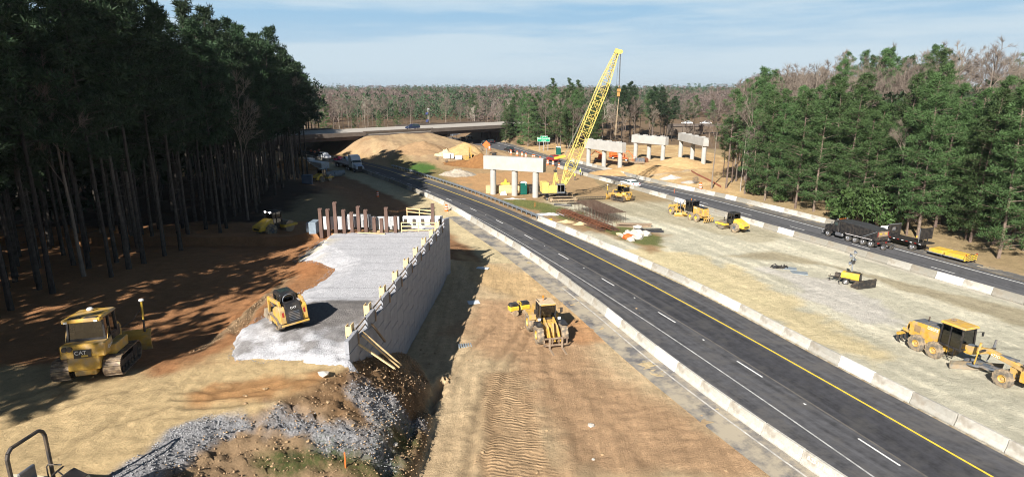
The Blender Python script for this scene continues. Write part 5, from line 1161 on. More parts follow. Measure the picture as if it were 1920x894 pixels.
MB().box((-.53,0,.5),(.05,2.6,.07)).box((-.53,0,.95),(.08,2.6,.08)).build('rail',DRK,bkt)
x,y=G(1622,541); place(bkt,(x,y+.4),108,sc=.95)
# ================================================================ CRANE
t=thing('crawler_crane','tall yellow lattice boom crawler crane on tracks beside the nearest pier','crane')
crane=t
TRK=mat('dusty_track',(.28,.21,.13),.8,dirt=DUST,damt=.5)
for y_ in (2.0,-2.0): track(t,-2.9,2.9,y_,.8,1.0,m_=TRK,fr=TRK,shoe=.26)
MB().box((0,0,.9),(2.4,3.4,.5)).lathe((0,0,1.15),[(0,1.1),(.25,1.1)],axis='z',n=20).build('undercarriage',DRK,t); MB().box((-2.6,.6,.55),(.9,1.6,.7)).build('walkway_block',GRYP,t)
u=thing('x','x','x'); bpy.data.objects.remove(u)
up=MB().box((-1.6,0,1.6),(5.4,2.9,.22)).build('upper_frame',DRK,t)
MB().box((-3.4,0,2.75),(1.3,2.9,2.1)).build('counterweight',CRY,t,bevel=.06); h=MB().box((-1.4,-.75,2.45),(2.7,1.3,1.5)).box((-1.4,.85,2.35),(2.7,1.1,1.3)).build('engine_house',CRY,t,bevel=.05)
c=cab(t,.2,1.7,1.0,1.75,3.4,post=GRYP,roof=GRYP,over=.02,lower=.25)
for o in [c]: o.location=(-1.3,-1.3,0)
MB().box((.2,.2,1.75),(1.6,.9,.5)).build('boom_foot_mount',CRY,t,bevel=.04); MB().lathe((-1.0,.4,2.3),[(-.5,.01),(-.5,.45),(.5,.45),(.5,.01)],n=16).build('winch_drum',DRK,t)
g=MB().bar((-1.6,.7,2.4),(-1.2,.55,5.7),.16).bar((-1.6,-.7,2.4),(-1.2,-.55,5.7),.16).bar((-.4,.7,2.0),(-1.1,.55,5.7),.13).bar((-.4,-.7,2.0),(-1.1,-.55,5.7),.13).bar((-1.2,-.6,5.7),(-1.2,.6,5.7),.2).bar((-1.4,-.6,4.2),(-1.4,.6,4.2),.12).bar((-.6,-.6,4.2),(-.6,.6,4.2),.12).bar((-1.35,.62,4.2),(-.6,.62,4.2),.1).bar((-1.35,-.62,4.2),(-.6,-.62,4.2),.1).build('gantry',CRY,t)
MB().box((-1.2,0,5.95),(.5,1.3,.35)).build('gantry_sheave',DRK,t)
# lattice boom: foot (1.6,0,1.9) up to the head
A0=Vector((.1,.2,2.0)); A1=Vector((10.7,.2,28.9)); ax=(A1-A0); LB=ax.length; ax.normalize(); sy=Vector((0,1,0)); sn=ax.cross(sy).normalized()
def wid(s): return .4+1.5*min(1,s/5.0) if s<5 else (1.9 if s<LB-7 else 1.9-1.2*(s-(LB-7))/7)
def corner(s,i):
    w=wid(s)/2; return A0+ax*s+sy*(w*(1 if i in(0,1) else -1))+sn*(w*(1 if i in (0,3) else -1))*.95
st=[0]; 
while st[-1]<LB-1.2: st.append(st[-1]+max(.95,wid(st[-1])*.78))
st.append(LB)
bm_=MB()
for a,b_ in zip(st[:-1],st[1:]):
    for i in range(4):
        bm_.tube(corner(a,i),corner(b_,i),.085,n=5,cap=False); j=(i+1)%4; bm_.tube(corner(b_,i),corner(b_,j),.048,n=4,cap=False)
        k=st.index(a)
        if k%2: bm_.tube(corner(a,i),corner(b_,j),.048,n=4,cap=False)
        else: bm_.tube(corner(a,j),corner(b_,i),.048,n=4,cap=False)
bm=bm_.build('lattice_boom',CRY,t)
MB().box(tuple(A0+ax*1.6),(.5,1.2,2.6),rot=(0,math.degrees(math.atan2(ax.x,ax.z)),0)).build('boom_butt_plates',CRY,bm)
MB().box(tuple(A1+Vector((.15,0,.15))),(1.1,.9,.8),rot=(0,20,0)).tube(tuple(A1+Vector((.7,-.4,.1))),tuple(A1+Vector((.7,.4,.1))),.4,n=12).build('boom_head',CRY,t)
br=Vector((-.4,0,8.6)); MB().bar(tuple(br+Vector((-1.1,0,-.1))),tuple(br+Vector((1.2,0,.35))),.5,.45).build('pendant_bail',YELB,t)
pc=MB()
for y_ in (-.4,0,.4): pc.tube((-1.2,y_,6.1),tuple(br+Vector((0,y_,0))),.035,n=4)
pc.build('gantry_rope',DRK,t); pc=MB()
for y_ in (-.25,.25): pc.tube(tuple(br+Vector((.9,y_,.2))),tuple(A1+Vector((-.3,y_,.2))),.03,n=4)
pc.build('pendant',mat('pendant_grey',(.25,.25,.2),.5),t)
hk=Vector((A1.x+.75,.2,A1.z-7.4)); pc=MB()
for y_ in (-.18,.1,.3): pc.tube((A1.x+.75,.2+y_,A1.z),(hk.x,.2+y_,hk.z+.6),.028,n=4)
pc.tube((A1.x+.35,.2,A1.z),(A1.x+.1,.2,A1.z-9),.025,n=4); pc.build('hoist_rope',DRK,t)
HB=mat('hook_block_orange',(.42,.22,.06),.7); hb=MB().box((hk.x,.2,hk.z+.2),(.7,.4,.6)).box((hk.x-.1,.2,hk.z-.6),(.55,.35,.8)).tube((hk.x,.2,hk.z+.7),(hk.x,.2,hk.z+1.1),.12).build('hook_block',HB,t,bevel=.08); MB().path([(hk.x,.2,hk.z-1.0),(hk.x+.15,.2,hk.z-1.3),(hk.x,.2,hk.z-1.5),(hk.x-.18,.2,hk.z-1.35)],.06).build('hook',DRK,hb)
SLG=mat('sling_tan',(.36,.27,.17),.8); MB().tube((hk.x,.2,hk.z-1.2),(hk.x-.3,.2,hk.z-8.5),.06,n=5).tube((hk.x,.2,hk.z-1.2),(hk.x-.55,.2,hk.z-8.5),.05,n=5).build('sling',SLG,t)
x,y=G(1052,377); place(t,(x,y+1.2),8,sc=.97)
# ================================================================ EXCAVATORS AND LIFTS
def excavator(name,label,cat,main,s=1,pose=0):
    t=thing(name,label,cat)
    for y_ in (1.1,-1.1): track(t,-1.9,1.9,y_,.6,.85,m_=TRK,fr=DRK,shoe=.3)
    MB().box((-.9,0,1.6),(2.8,2.5,1.2)).build('engine_house',main,t,bevel=.06); MB().box((-2.2,0,1.6),(.4,2.5,.9)).build('counterweight',main,t,bevel=.1); MB().box((0,0,.75),(2,2,.5)).build('undercarriage',DRK,t)
    c=cab(t,.1,1.5,1.0,1.1,2.8,roof=main,over=.02); c.location=(0,.85,0)
    bo_=MB().bar((1.0,-.2,1.5),(2.4,-.2,4.9),.35,.55).bar((2.4,-.2,4.9),(3.6,-.2,5.6),.33,.5).build('boom',main,t,bevel=.04); MB().tube((1.4,-.2,1.6),(2.2,-.2,3.8),.1).build('cylinder',CHR,bo_)
    MB().bar((3.5,-.2,5.7),(4.2,-.2,1.9),.3,.42).build('stick',main,t,bevel=.03); MB().prism([(4.0,1.9),(4.6,1.7),(4.7,.9),(4.1,.4),(3.3,.6),(3.6,.8),(4.0,1.1)],-.75,.35).build('bucket',DRK if pose else main,t)
    return t
e1=excavator('excavator','yellow excavator with raised arm digging beside a brown soil heap','excavator',YEL); v=at(879,306); place(e1,v,-72,sc=.9)
ORP=mat('lift_orange',(.80,.14,.03),.55)
def lift(label,flip):
    t=thing('boom_lift',label,'boom lift')
    for x_ in (-1.2,1.2):
        for y_ in (.9,-.9): tyre(t,x_,y_,.48,.35,WHT,RUBC,.5,False)
    MB().box((0,0,.85),(3.3,1.3,.4)).build('chassis',ORP,t,bevel=.05); MB().box((-.6,0,1.7),(2.2,2.0,1.1),taper=.9).build('turntable',ORP,t,bevel=.08)
    MB().bar((-1.0,.2,2.3),(1.6,.2,3.3),.3).bar((1.6,.2,3.3),(3.2,.2,1.6),.25).build('boom_arm',ORP,t); b_=MB()
    for z in (.4,1.4): b_.bar((3.0,-.8,z),(3.0,.8,z),.06).bar((4.0,-.8,z),(4.0,.8,z),.06).bar((3.0,-.8,z),(4.0,-.8,z),.06).bar((3.0,.8,z),(4.0,.8,z),.06)
    for p in ((3,-.8),(3,.8),(4,-.8),(4,.8)): b_.bar((p[0],p[1],.4),(p[0],p[1],1.4),.06)
    b_.build('basket',ORP,t); return t
for px,py,a,lab in ((1124,302,170,'orange boom lift behind the left and middle columns of the pier'),(1152,298,20,'orange boom lift behind the right column of the pier'),(1168,302,-20,'low orange lift with its basket down, right of the pier')):
    o=lift(lab,0); place(o,at(px,py),a,sc=.9)
# ================================================================ TAN ROLLER AT THE BOTTOM LEFT
t=thing('ride_on_roller','small tan ride-on roller with a black rollover bar at the bottom left edge','ride-on roller')
TAN=mat('tan_paint',(.62,.58,.42),.5,dirt=DUST,damt=.25)
MB().path([(0,.62,.8),(.0,.62,2.35),(0,.57,2.5),(0,.45,2.6),(0,-.45,2.6),(0,-.57,2.5),(0,-.62,2.35),(0,-.62,.8)],.055,n=8).build('rollover_bar',DRK,t,smooth=True)
MB().box((-.6,0,.75),(1.3,1.1,.6)).build('body',TAN,t,bevel=.06); MB().box((.35,0,.8),(.9,.9,.25)).build('platform',DRK,t)
MB().box((.1,.0,1.05),(.5,.55,.12)).box((-.18,0,1.35),(.1,.55,.55)).build('seat',GRYP,t,bevel=.03); MB().prism([(.75,.7),(1.5,.7),(1.45,1.25),(.95,1.45),(.8,1.4)],-.42,.42).build('console',TAN,t,bevel=.05); MB().prism([(.86,1.42),(1.0,1.44),(1.4,1.28),(1.4,1.3),(1.0,1.5)],-.36,.36).build('dashboard',BLK,t)
sw=MB(); 
for k in range(16):
    a,b_=2*math.pi*k/16,2*math.pi*(k+1)/16; sw.tube((.82+.2*math.cos(a)*.5,.2*math.sin(a)*1.0,1.62+.1*math.cos(a)),(.82+.2*math.cos(b_)*.5,.2*math.sin(b_),1.62+.1*math.cos(b_)),.014,n=5)
sw.tube((.82,-.2,1.62),(.82,.2,1.62),.01).tube((.82,0,1.62),(1.0,0,1.45),.02); sw.build('steering_wheel',BLK,t)
for sy in (1,-1): MB().path([(.05,sy*.42,1.0),(.05,sy*.42,1.42),(.12,sy*.42,1.5),(.55,sy*.42,1.52)],.02).build('hand_rail',DRK,t)
MB().lathe((1.55,0,.42),[(-.55,.01),(-.55,.42),(.55,.42),(.55,.01)],n=26).build('front_drum',DRK,t,smooth=True); MB().lathe((-.95,0,.42),[(-.55,.01),(-.55,.42),(.55,.42),(.55,.01)],n=26).build('rear_drum',DRK,t,smooth=True)
MB().box((1.55,.62,.5),(1.0,.08,.25)).box((1.55,-.62,.5),(1.0,.08,.25)).build('drum_yoke',TAN,t); MB().box((1.2,-.2,1.1),(.03,.3,.25)).build('white_label',WHT,t)
x,y=(-17.5,19.1); t.location=(x,y,hz(x,y)+.0); t.rotation_euler=(0,0,R(-5)); t.scale=(1.25,)*3
# ================================================================ CARS
CARP={}
def paint(c):
    if c not in CARP: CARP[c]=mat('car_paint_%d'%len(CARP),c,.25,var=.05,spec=.7)
    return CARP[c]
def car(label,col,kind,px,py,deg,sc=1.1,z=None):
    t=thing('car',label,'suv' if kind=='suv' else ('pickup' if kind=='pickup' else 'car')); p=paint(col)
    if kind=='suv': prof=[(-2.25,.45),(-2.3,1.1),(-2.15,1.2),(-1.95,1.72),(.35,1.75),(1.05,1.15),(2.15,1.0),(2.3,.75),(2.3,.4)]; win=[(-2.0,1.15),(-1.85,1.6),(.3,1.63),(.9,1.17)]
    elif kind=='pickup': prof=[(-2.8,.55),(-2.8,1.15),(-.9,1.15),(-.85,1.8),(.5,1.82),(1.1,1.25),(2.5,1.15),(2.6,.6),(2.6,.5)]; win=[(-.8,1.22),(-.75,1.7),(.45,1.7),(.95,1.27)]
    else: prof=[(-2.3,.4),(-2.35,.9),(-1.6,1.02),(-1.0,1.42),(.3,1.42),(1.05,.98),(2.2,.82),(2.35,.6),(2.3,.35)]; win=[(-1.5,1.0),(-.95,1.34),(.25,1.34),(.95,.98)]
    def loft(prof,w0,w1,zt):
        n=len(prof); zs=[q[1] for q in prof]; mx_=max(zs); ww=lambda z:w0 if z<1.0 else w0+(w1-w0)*(z-1.0)/(mx_-1.0+1e-6)
        v=[(x_,-ww(z),z) for x_,z in prof]+[(x_,ww(z),z) for x_,z in prof]; return v,[tuple(range(n)),tuple(range(2*n-1,n-1,-1))]+[(i,n+i,n+(i+1)%n,(i+1)%n) for i in range(n)]
    v,f=loft(prof,.93,.72,0); b_=MB().add(v,f).build('body',p,t,bevel=.05,smooth=True)
    v,f=loft(win,.945,.76,0); MB().add(v,f).build('side_windows',GLS,t)
    zt=max(q[1] for q in win); xr,xf=win[0][0],win[-1][0]
    MB().box((win[0][0]-.06+.0,0,(win[0][1]+win[1][1])/2),(.12,1.4,(win[1][1]-win[0][1])*.8),rot=(0,25 if kind!='suv' else 15,0)).build('rear_window',GLS,t); MB().box(((win[-1][0]+win[-2][0])/2+.07,0,(win[-1][1]+win[-2][1])/2),(.06,1.35,math.hypot(win[-1][0]-win[-2][0],win[-1][1]-win[-2][1])*.85),rot=(0,-math.degrees(math.atan2(win[-1][0]-win[-2][0],win[-2][1]-win[-1][1])),0)).build('windscreen',GLS,t)
    for x_ in (-1.45,1.45):
        for sy in (1,-1): tyre(t,x_,sy*.84,.34,.22,CHR,RUBC,.6,False)
    for sy in (.68,-.68): MB().box((prof[1][0]+.03,sy,.85 if kind=='sedan' else 1.0),(.08,.3,.18)).build('tail_light',RED,t); MB().box((prof[-2][0]-.05,sy,.72),(.08,.3,.14)).build('headlight',LAMP,t)
    if z is None: v=at(px,py); place(t,v,deg,sc=sc); t.location.z=max(v.z,.03)
    else: x,y=G(px,py,z); t.location=(x,y,z); t.rotation_euler=(0,0,R(deg)); t.scale=(sc,)*3
    return t
car('white estate car on the near road just in front of the overpass shadow',(.8,.8,.8),'suv',609,298,-50,1.15)
car('white pickup truck beside the flatbed semi on the near road',(.75,.76,.78),'pickup',652,306,-54,1.1)
car('white sedan passing on the far road behind the small bulldozer',(.8,.8,.8),'sedan',1181,350,111,1.15)
car('dark red SUV on the far road above the crane counterweight',(.22,.012,.02),'suv',1037,303,112,1.15)
car('black hatchback on the far road left of the traffic barrels',(.015,.015,.02),'suv',955,285,113,1.05)
car('dark car nearest the orange diamond sign on the far road',(.02,.02,.025),'suv',910,272,110,1.1)
car('dark car just ahead of the one at the orange diamond sign',(.02,.022,.03),'sedan',920,269,112,1.15)
car('dark car under the overpass, left one of two',(.02,.03,.035),'sedan',867,264,108,1.15)
car('dark car under the overpass, right one of two',(.015,.02,.02),'suv',879,263,110,1.15)
car('black car crossing on the overpass road above the earth spur',(.015,.02,.05),'suv',774,243,222,1.15,z=7.0)
for px,lab in ((1287,'white car on the small distant road bridge'),(1322,'second white car on the small distant road bridge')):
    c_=car(lab,(.8,.8,.8),'sedan',px,236,180,1.15,z=4.7); X_=(px-960)/1120*(302*.97+4); c_.location=(X_,301,4.71)
# semi truck
t=thing('semi_truck','white semi truck with empty flatbed trailer on the near road in tree shade','semi truck')
for sy in (1,-1):
    tyre(t,2.6,sy*1.0,.52,.3,CHR,RUBC,.5,False)
    for x_ in (-1.6,-2.9): tyre(t,x_,sy*.95,.52,.5,CHR,RUBC,.5,False)
    for x_ in (-10.5,-12): tyre(t,x_,sy*.95,.52,.5,CHR,RUBC,.5,False)
    MB().box((1.6,sy*1.4,2.4),(.1,.12,.55)).build('mirror',BLK,t); MB().box((3.75,sy*.85,1.15),(.1,.3,.22)).build('headlight',LAMP,t)
cc=MB().prism([(-1.2,1.0),(1.7,1.0),(1.7,2.1),(1.25,2.9),(.3,3.9),(-1.2,4.0)],-1.22,1.22).build('cab',WHT,t,bevel=.1); MB().add([(1.72,-1.05,2.05),(1.72,1.05,2.05),(1.32,1.0,2.82),(1.32,-1.0,2.82)],[(0,1,2,3)]).build('windscreen',GLS,cc); MB().box((1.15,0,2.35),(.7,2.48,.55)).build('side_window',GLS,cc); MB().box((.72,0,3.42),(.04,.9,.28),rot=(0,-42,0)).build('roof_window',GLS,cc)
MB().prism([(1.6,.9),(3.8,.85),(3.75,1.6),(1.6,2.05)],-.95,.95).build('engine_hood',mat('truck_hood_blue_white',(.55,.62,.72),.3),t,bevel=.12); MB().box((3.79,0,1.2),(.08,1.1,.75)).build('grille',BLK,t); MB().box((3.8,0,.6),(.25,2.4,.4)).build('bumper',BLK,t); MB().box((0,0,.8),(7,.9,.3)).build('chassis',DRK,t)
tr=MB().box((-7.4,0,1.35),(11.5,2.5,.25)).build('flatbed_trailer',mat('deck_wood',(.25,.20,.18),.8),t); MB().box((-7.4,0,1.0),(11,.9,.4)).build('trailer_beam',DRK,tr); MB().box((-1.75,1.1,2.4),(.1,.1,2.2)).build('red_strip',RED,t)
x,y=G(671,323); t.location=(x-1.2,y+2.0,.03); t.rotation_euler=(0,0,R(-57)); t.scale=(1.08,)*3
o=car('small dark red vehicle partly hidden behind the flatbed trailer',(.3,.02,.06),'pickup',637,304,-52,.9)
# ================================================================ SIGNS, BARRELS, TOILETS, POLE
t=thing('highway_sign','large green highway exit sign on three posts at the edge of the grove','highway sign')
MB().box((0,0,5.1),(5.6,.08,1.75)).build('panel',GRN,t); MB().box((0,.012,5.1),(5.75,.06,1.9)).build('border',TXW,t); MB().box((.2,0,6.35),(3.2,.08,.65)).build('exit_panel',GRN,t); MB().box((.2,.012,6.35),(3.3,.06,.75)).build('exit_panel_border',TXW,t)
text_mesh('Rock Quarry Rd',.78,TXW,'writing',t,(0,-.05,5.45),(R(90),0,0)); text_mesh('1/2 MILE',.55,TXW,'writing',t,(0,-.05,4.65),(R(90),0,0)); text_mesh('EXIT 300',.5,TXW,'writing',t,(.2,-.05,6.35),(R(90),0,0))
for x_ in (-2.0,0,2.0): MB().box((x_,.12,2.2),(.22,.15,5.2)).build('post',GALV,t)
v=at(1019,283); place(t,v,-6,sc=.78)
t=thing('blue_road_sign','blue service sign seen under the right overpass span','road sign'); MB().box((0,0,4.6),(3.4,.08,1.2)).build('panel',mat('sign_blue',(.02,.10,.55),.4),t); [MB().box((x_,.1,2.0),(.15,.12,4.4)).build('post',GALV,t) for x_ in (-1,1)]
x,y=-25.5,268; t.location=(x,y,hz(x,y)-.2)
t=thing('diamond_sign','orange diamond warning sign in front of the two dark cars','warning sign'); MB().box((0,0,2.3),(1.3,.04,1.3),rot=(0,45,0)).build('panel',ORG,t); MB().box((0,.06,.9),(.08,.08,2.2)).build('post',GALV,t); MB().bar((-.6,.1,.05),(.6,.1,.05),.06).build('foot',GALV,t)
v=at(912,290); place(t,v,0,sc=1.35)
dr=thing('traffic_barrel','orange and white striped traffic barrel','traffic barrel')
pr=[(0,.30),(.05,.30),(.05,.26),(1.0,.20),(1.0,.001)]
MB().lathe((0,0,0),pr,axis='z',n=14).build('drum',ORG,dr,smooth=True)
for z in (.28,.62): MB().lathe((0,0,z),[(0,.258-.06*z),(.0,.268-.06*z),(.15,.262-.06*z),(.15,.25-.06*z)],axis='z',n=14).build('white_stripe',WHT,dr)
bl_=[(837,396,1.25,'orange and white barrel beside the barriers left of the near road'),(708,369,1.1,'orange and white barrel in the shade beyond the steel piles')]+[(px,py,1.5,'orange and white barrel in the row along the far road') for px,py in ((958,290),(970,292),(979,294),(986,296),(999,299),(1002,299),(1027,309),(1037,311),(1048,316),(1062,321),(918,281),(1013,303),(1313,355))]
for i,(px,py,s,lab) in enumerate(bl_):
    o=dr if i==0 else copy_tree(dr); v=at(px,py); o.location=v; o.scale=(s*.9,s*.9,s); o['label']=lab
    if i>1: o['group']='barrels along the far road'
tl=thing('portable_toilet','x','portable toilet'); MB().box((0,0,1.1),(1.15,1.15,2.1)).build('cabin',DGRN,tl,bevel=.03); MB().box((0,0,2.22),(1.2,1.2,.24),taper=.7,tx=.8).build('roof',WHT,tl,bevel=.04); MB().box((0,-.585,1.05),(.8,.03,1.8)).build('door',DGRN,tl); MB().tube((.35,-.6,1.9),(.35,-.62,1.9),.09).build('vent_mark',WHT,tl)
tl['label']='dark green portable toilet between the columns of the nearest pier'; v=at(981,366); v.y+=1; place(tl,v,12,sc=1.15); o=copy_tree(tl); o['label']='dark green portable toilet across the far road, behind the red SUV'; place(o,at(1047,290),15,sc=1.15)
t=thing('camera_pole','tall grey pole with two solar panels and a white camera beside the overpass','pole')
MB().tube((0,0,-1),(0,0,13.5),.22,.14,n=8).build('pole',mat('pole_grey',(.38,.36,.32),.7),t)
for z in (8.2,11.6): MB().box((-.5,-.3,z),(1.3,.08,1.3),rot=(-35,0,-20)).build('solar_panel',mat('solar_blue',(.04,.05,.12),.25),t)
MB().box((.0,0,7.0),(.5,.4,.7)).build('cabinet',DRK,t); MB().lathe((.5,0,13.4),[(0,.001),(.0,.25),(.35,.2),(.4,.001)],axis='z',n=10).build('camera',WHT,t); MB().bar((-.2,0,13.6),(-.4,0,14.2),.1).build('antenna',WHT,t)
v=at(804,256); t.location=(v.x,v.y,v.z-1.0); t.scale=(1,)*3
# ================================================================ MATERIAL STACKS, HEAPS, BLOCKS
def heap(name,label,cat,px,py,rx,ry,h,m_,seed=0,sh=1.2,n=44,dz=0,rough=.12,kind=None):
    v=at(px,py); u=np.linspace(-1.15,1.15,n); A_,B_=np.meshgrid(u,u); x=A_.ravel(); y=B_.ravel(); r=np.hypot(x,y)+(fbm(x*2+seed,y*2,3,seed)-.5)*.35
    z=h*np.clip(1-r,0,1)**sh+(fbm(x*rx*1.2,y*ry*1.2,4,seed+3)-.5)*h*rough*np.clip(1.1-r,0,1)
    X_=v.x+x*rx; Y_=v.y+y*ry; Z_=height(X_,Y_)+z-.12-(r>1)*.25
    id_=np.arange(n*n).reshape(n,n); Fq=np.stack([id_[:-1,:-1].ravel(),id_[:-1,1:].ravel(),id_[1:,1:].ravel(),id_[1:,:-1].ravel()],1)
    o=np_mesh(name,np.stack([X_,Y_,Z_],1),Fq,m_,smooth=True); return tag(o,label,cat,kind=kind)
def soil(name,c,c2,sc_=1.5): return mat(name,tuple(S(*c)),.95,var=.2,scale=sc_,dirt=tuple(S(*c2)),damt=.3,bump=1.0,bscale=3,spec=.1)
SA=soil('sand_heap',(192,162,114),(172,140,98)); BR_=soil('brown_soil',(142,104,66),(120,84,54)); PS=soil('pale_sand',(204,186,146),(186,164,124)); RB=soil('rubble',(175,165,150),(140,128,112),3)
heap('sand_heap','pointed tan sand heap behind the white concrete blocks','heap',872,285,6.5,6,3.8,SA,1)
heap('soil_heap','dark brown soil heap right of the excavator','heap',903,312,6.2,5,4.2,BR_,2)
heap('soil_heap','low dark brown soil heap left of the excavator','heap',868,309,6.5,4,1.6,BR_,3)
heap('soil_heap','large light brown heap on the slope under the camera pole','heap',795,281,10,7,3.0,soil('hill_soil',(160,132,100),(140,114,86)),4)
heap('rubble_heap','low heap of sand and grey rubble near the guardrail','heap',858,328,5.5,4,2.0,RB,5,rough=.5)
heap('sand_heap','pale sand heap in front of the rusty rebar, left one','heap',1062,416,1.9,1.2,.55,PS,6); heap('sand_heap','pale sand heap in front of the rusty rebar, right one','heap',1088,420,2.0,1.1,.55,PS,7)
heap('sand_heap','tan earth mound beneath the second bridge pier','heap',1190,322,15,7,1.9,soil('pier_soil',(186,152,108),(200,172,126)),8)
heap('sand_heap','long tan earth mound between the two far bridge piers','heap',1272,310,11,9,2.4,soil('pier_soil2',(190,158,114),(202,174,128)),9)
heap('stone_heap','small pale stone heap right of the white sedan','heap',1258,334,3.2,2.2,.9,soil('pale_stone',(196,190,184),(170,160,150),4),10,rough=.4); heap('stone_heap','low pale stone heap beside the first trees of the right wood','heap',1293,342,2.6,2,.6,soil('pale_stone2',(186,178,170),(165,155,142),4),11,rough=.4)
heap('stone_heap','white riprap stones along the guardrail end','heap',1030,402,5.2,1.6,.45,soil('riprap',(205,205,205),(150,148,145),6),12,rough=1.2)
heap('stone_heap','white stones left of the crane tracks under the nearest pier','heap',962,373,3.6,1.0,.35,soil('riprap2',(215,212,205),(150,148,145),6),13,rough=1.2)
heap('soil_heap','dark earth heap at the edge of the left wood','heap',560,312,6,7,2.6,soil('dark_earth',(140,104,66),(96,70,46)),14,rough=.5)
def boxes(name,label,cat,px,py,dim,deg,m_,group=None,dz=0):
    v=at(px,py); o=MB().box((0,0,dim[2]/2),dim).build(name,m_,bevel=.03); o.location=(v.x,v.y,v.z+dz); o.rotation_euler=(0,0,R(deg)); return tag(o,label,cat,group)
WCB=mat('white_concrete_block',(.66,.64,.60),.8,var=.1)
for px,py,d,lab in ((838,297,(1.9,1.2,1.5),'white concrete block, leftmost in front of the sand heap'),(846,297,(1.6,1.2,1.5),'white concrete block, middle one in front of the sand heap'),(860,299,(2.0,1.2,1.2),'white concrete block standing alone beside the excavator')): boxes('concrete_block',lab,'block',px,py,d,0,WCB)
heap('rubble_heap','cream coloured broken stone behind the white concrete blocks','heap',837,292,4.0,2.5,2.0,soil('cream_stone',(216,196,160),(190,165,125),4),15,rough=.9)
def lumber(label,px,py,L_,n,rows,deg):
    t=thing('lumber_stack',label,'lumber stack'); 
    for r_ in range(rows): MB().box((0,0,.12+.26*r_+.0),(L_,1.3,.22)).build('board_layer',WOOD,t)
    place(t,at(px,py),deg,sc=1.0); return t
lumber('pale lumber stack left under the nearest bridge pier',927,361,3.6,6,6,6); lumber('pale lumber stack in the middle under the nearest bridge pier',948,361,3.2,6,6,5); lumber('long pale lumber stack behind the green portable toilet',985,357,6,6,5,4)
t=thing('tarp_bundle','crumpled white tarp in front of the lumber stacks','tarp'); MB().box((0,0,.35),(1.5,.8,.7),taper=.5,tx=.6).box((.3,.1,.7),(.6,.5,.3),taper=.5).build('tarp',WHT,t,bevel=.1); place(t,at(944,366),10)
t=thing('yellow_bin','bright yellow bucket attachment on the ground behind the nearest pier','bucket'); MB().prism([(-1.2,0),(1.2,0),(1.1,.5),(.3,.7),(.2,1.4),(-.2,1.4),(-.3,.7),(-1.1,.5)],-.5,.5).build('shell',YELB,t,bevel=.04); place(t,at(948,347),0)
t=thing('dark_tool_box','dark tool rack beside the right column of the nearest pier','tool rack'); MB().box((0,0,.8),(.9,.8,1.5)).box((.4,.2,1.6),(.3,.3,.4)).build('rack',BLK,t,bevel=.04); place(t,at(996,363),0)
t=thing('light_plant','small dark machine standing behind the left end of the nearest pier','machine'); MB().box((0,0,.9),(1.6,1.2,1.3)).build('housing',GRYP,t,bevel=.06); MB().box((.2,0,1.7),(.9,.9,.5)).build('canopy',BLK,t); [tyre(t,x_,sy*.6,.35,.2,CHR,RUBC,.5,False) for x_ in (-.5,.5) for sy in (1,-1)]; place(t,at(925,304),10,sc=1.3)
# rebar
RBM=mat('rusty_rebar',(.17,.065,.03),.85,var=.4,scale=2); RBD=mat('brown_rebar',(.10,.058,.04),.85,var=.4,scale=2)
c0,c1=at(1052,398),at(1140,432); d=(c1-c0); d.z=0; ang=math.atan2(d.y,d.x); L_=d.length
t=thing('rebar_bundle','long bundle of rusty orange rebar lying in front of the rebar cage','rebar',((c0.x+c1.x)/2,(c0.y+c1.y)/2,c0.z),ang)
for k in range(26):
    y_=random.uniform(-1.6,1.6); z=random.uniform(.05,1.0)*(1-abs(y_)/2); o_=random.uniform(-1,1); MB().bar((-L_/2+o_,y_,z),(L_/2+o_*1.5,y_+random.uniform(-.5,.5),z*.8),.07).bar((-L_/2+o_+.5,y_+.16,z+.05),(L_/2+o_,y_+random.uniform(-.3,.3),z*.9),.06).build('rebar_rod',RBM if k%3 else RBD,t)
for k in range(7): x_=-L_/2+1+k*(L_-2)/6; MB().path([(x_,-1.5,.05),(x_,-1.4,.75),(x_,0,1.1),(x_,1.4,.75),(x_,1.5,.05)],.03,n=4).build('hoop',RBM,t)
c0,c1=at(1100,398),at(1152,422); d=(c1-c0); d.z=0; ang=math.atan2(d.y,d.x); L_=d.length+1
t=thing('rebar_cage','standing brown rebar cage with a flat mat of bars on thin legs','rebar cage',((c0.x+c1.x)/2,(c0.y+c1.y)/2+1.6,c0.z),ang)
mb=MB(); [mb.bar((-L_/2,-2+.22*k,1.75),(L_/2,-2+.22*k,1.75),.05) for k in range(19)]; [mb.bar((-L_/2+L_*k/24,-2,1.79),(-L_/2+L_*k/24,2,1.79),.05) for k in range(25)]; mb.build('top_mat',RBD,t); mb=MB()
[mb.bar((-L_/2,-2+.4*k,.3),(L_/2,-2+.4*k,.3),.04) for k in range(10)]; mb.build('bottom_mat',RBD,t); mb=MB(); [mb.bar((-L_/2+L_*k/20,-2+4*j/5,0),(-L_/2+L_*k/20,-2+4*j/5,1.75),.035) for k in range(21) for j in range(6)]; mb.build('tie_bars',RBD,t)
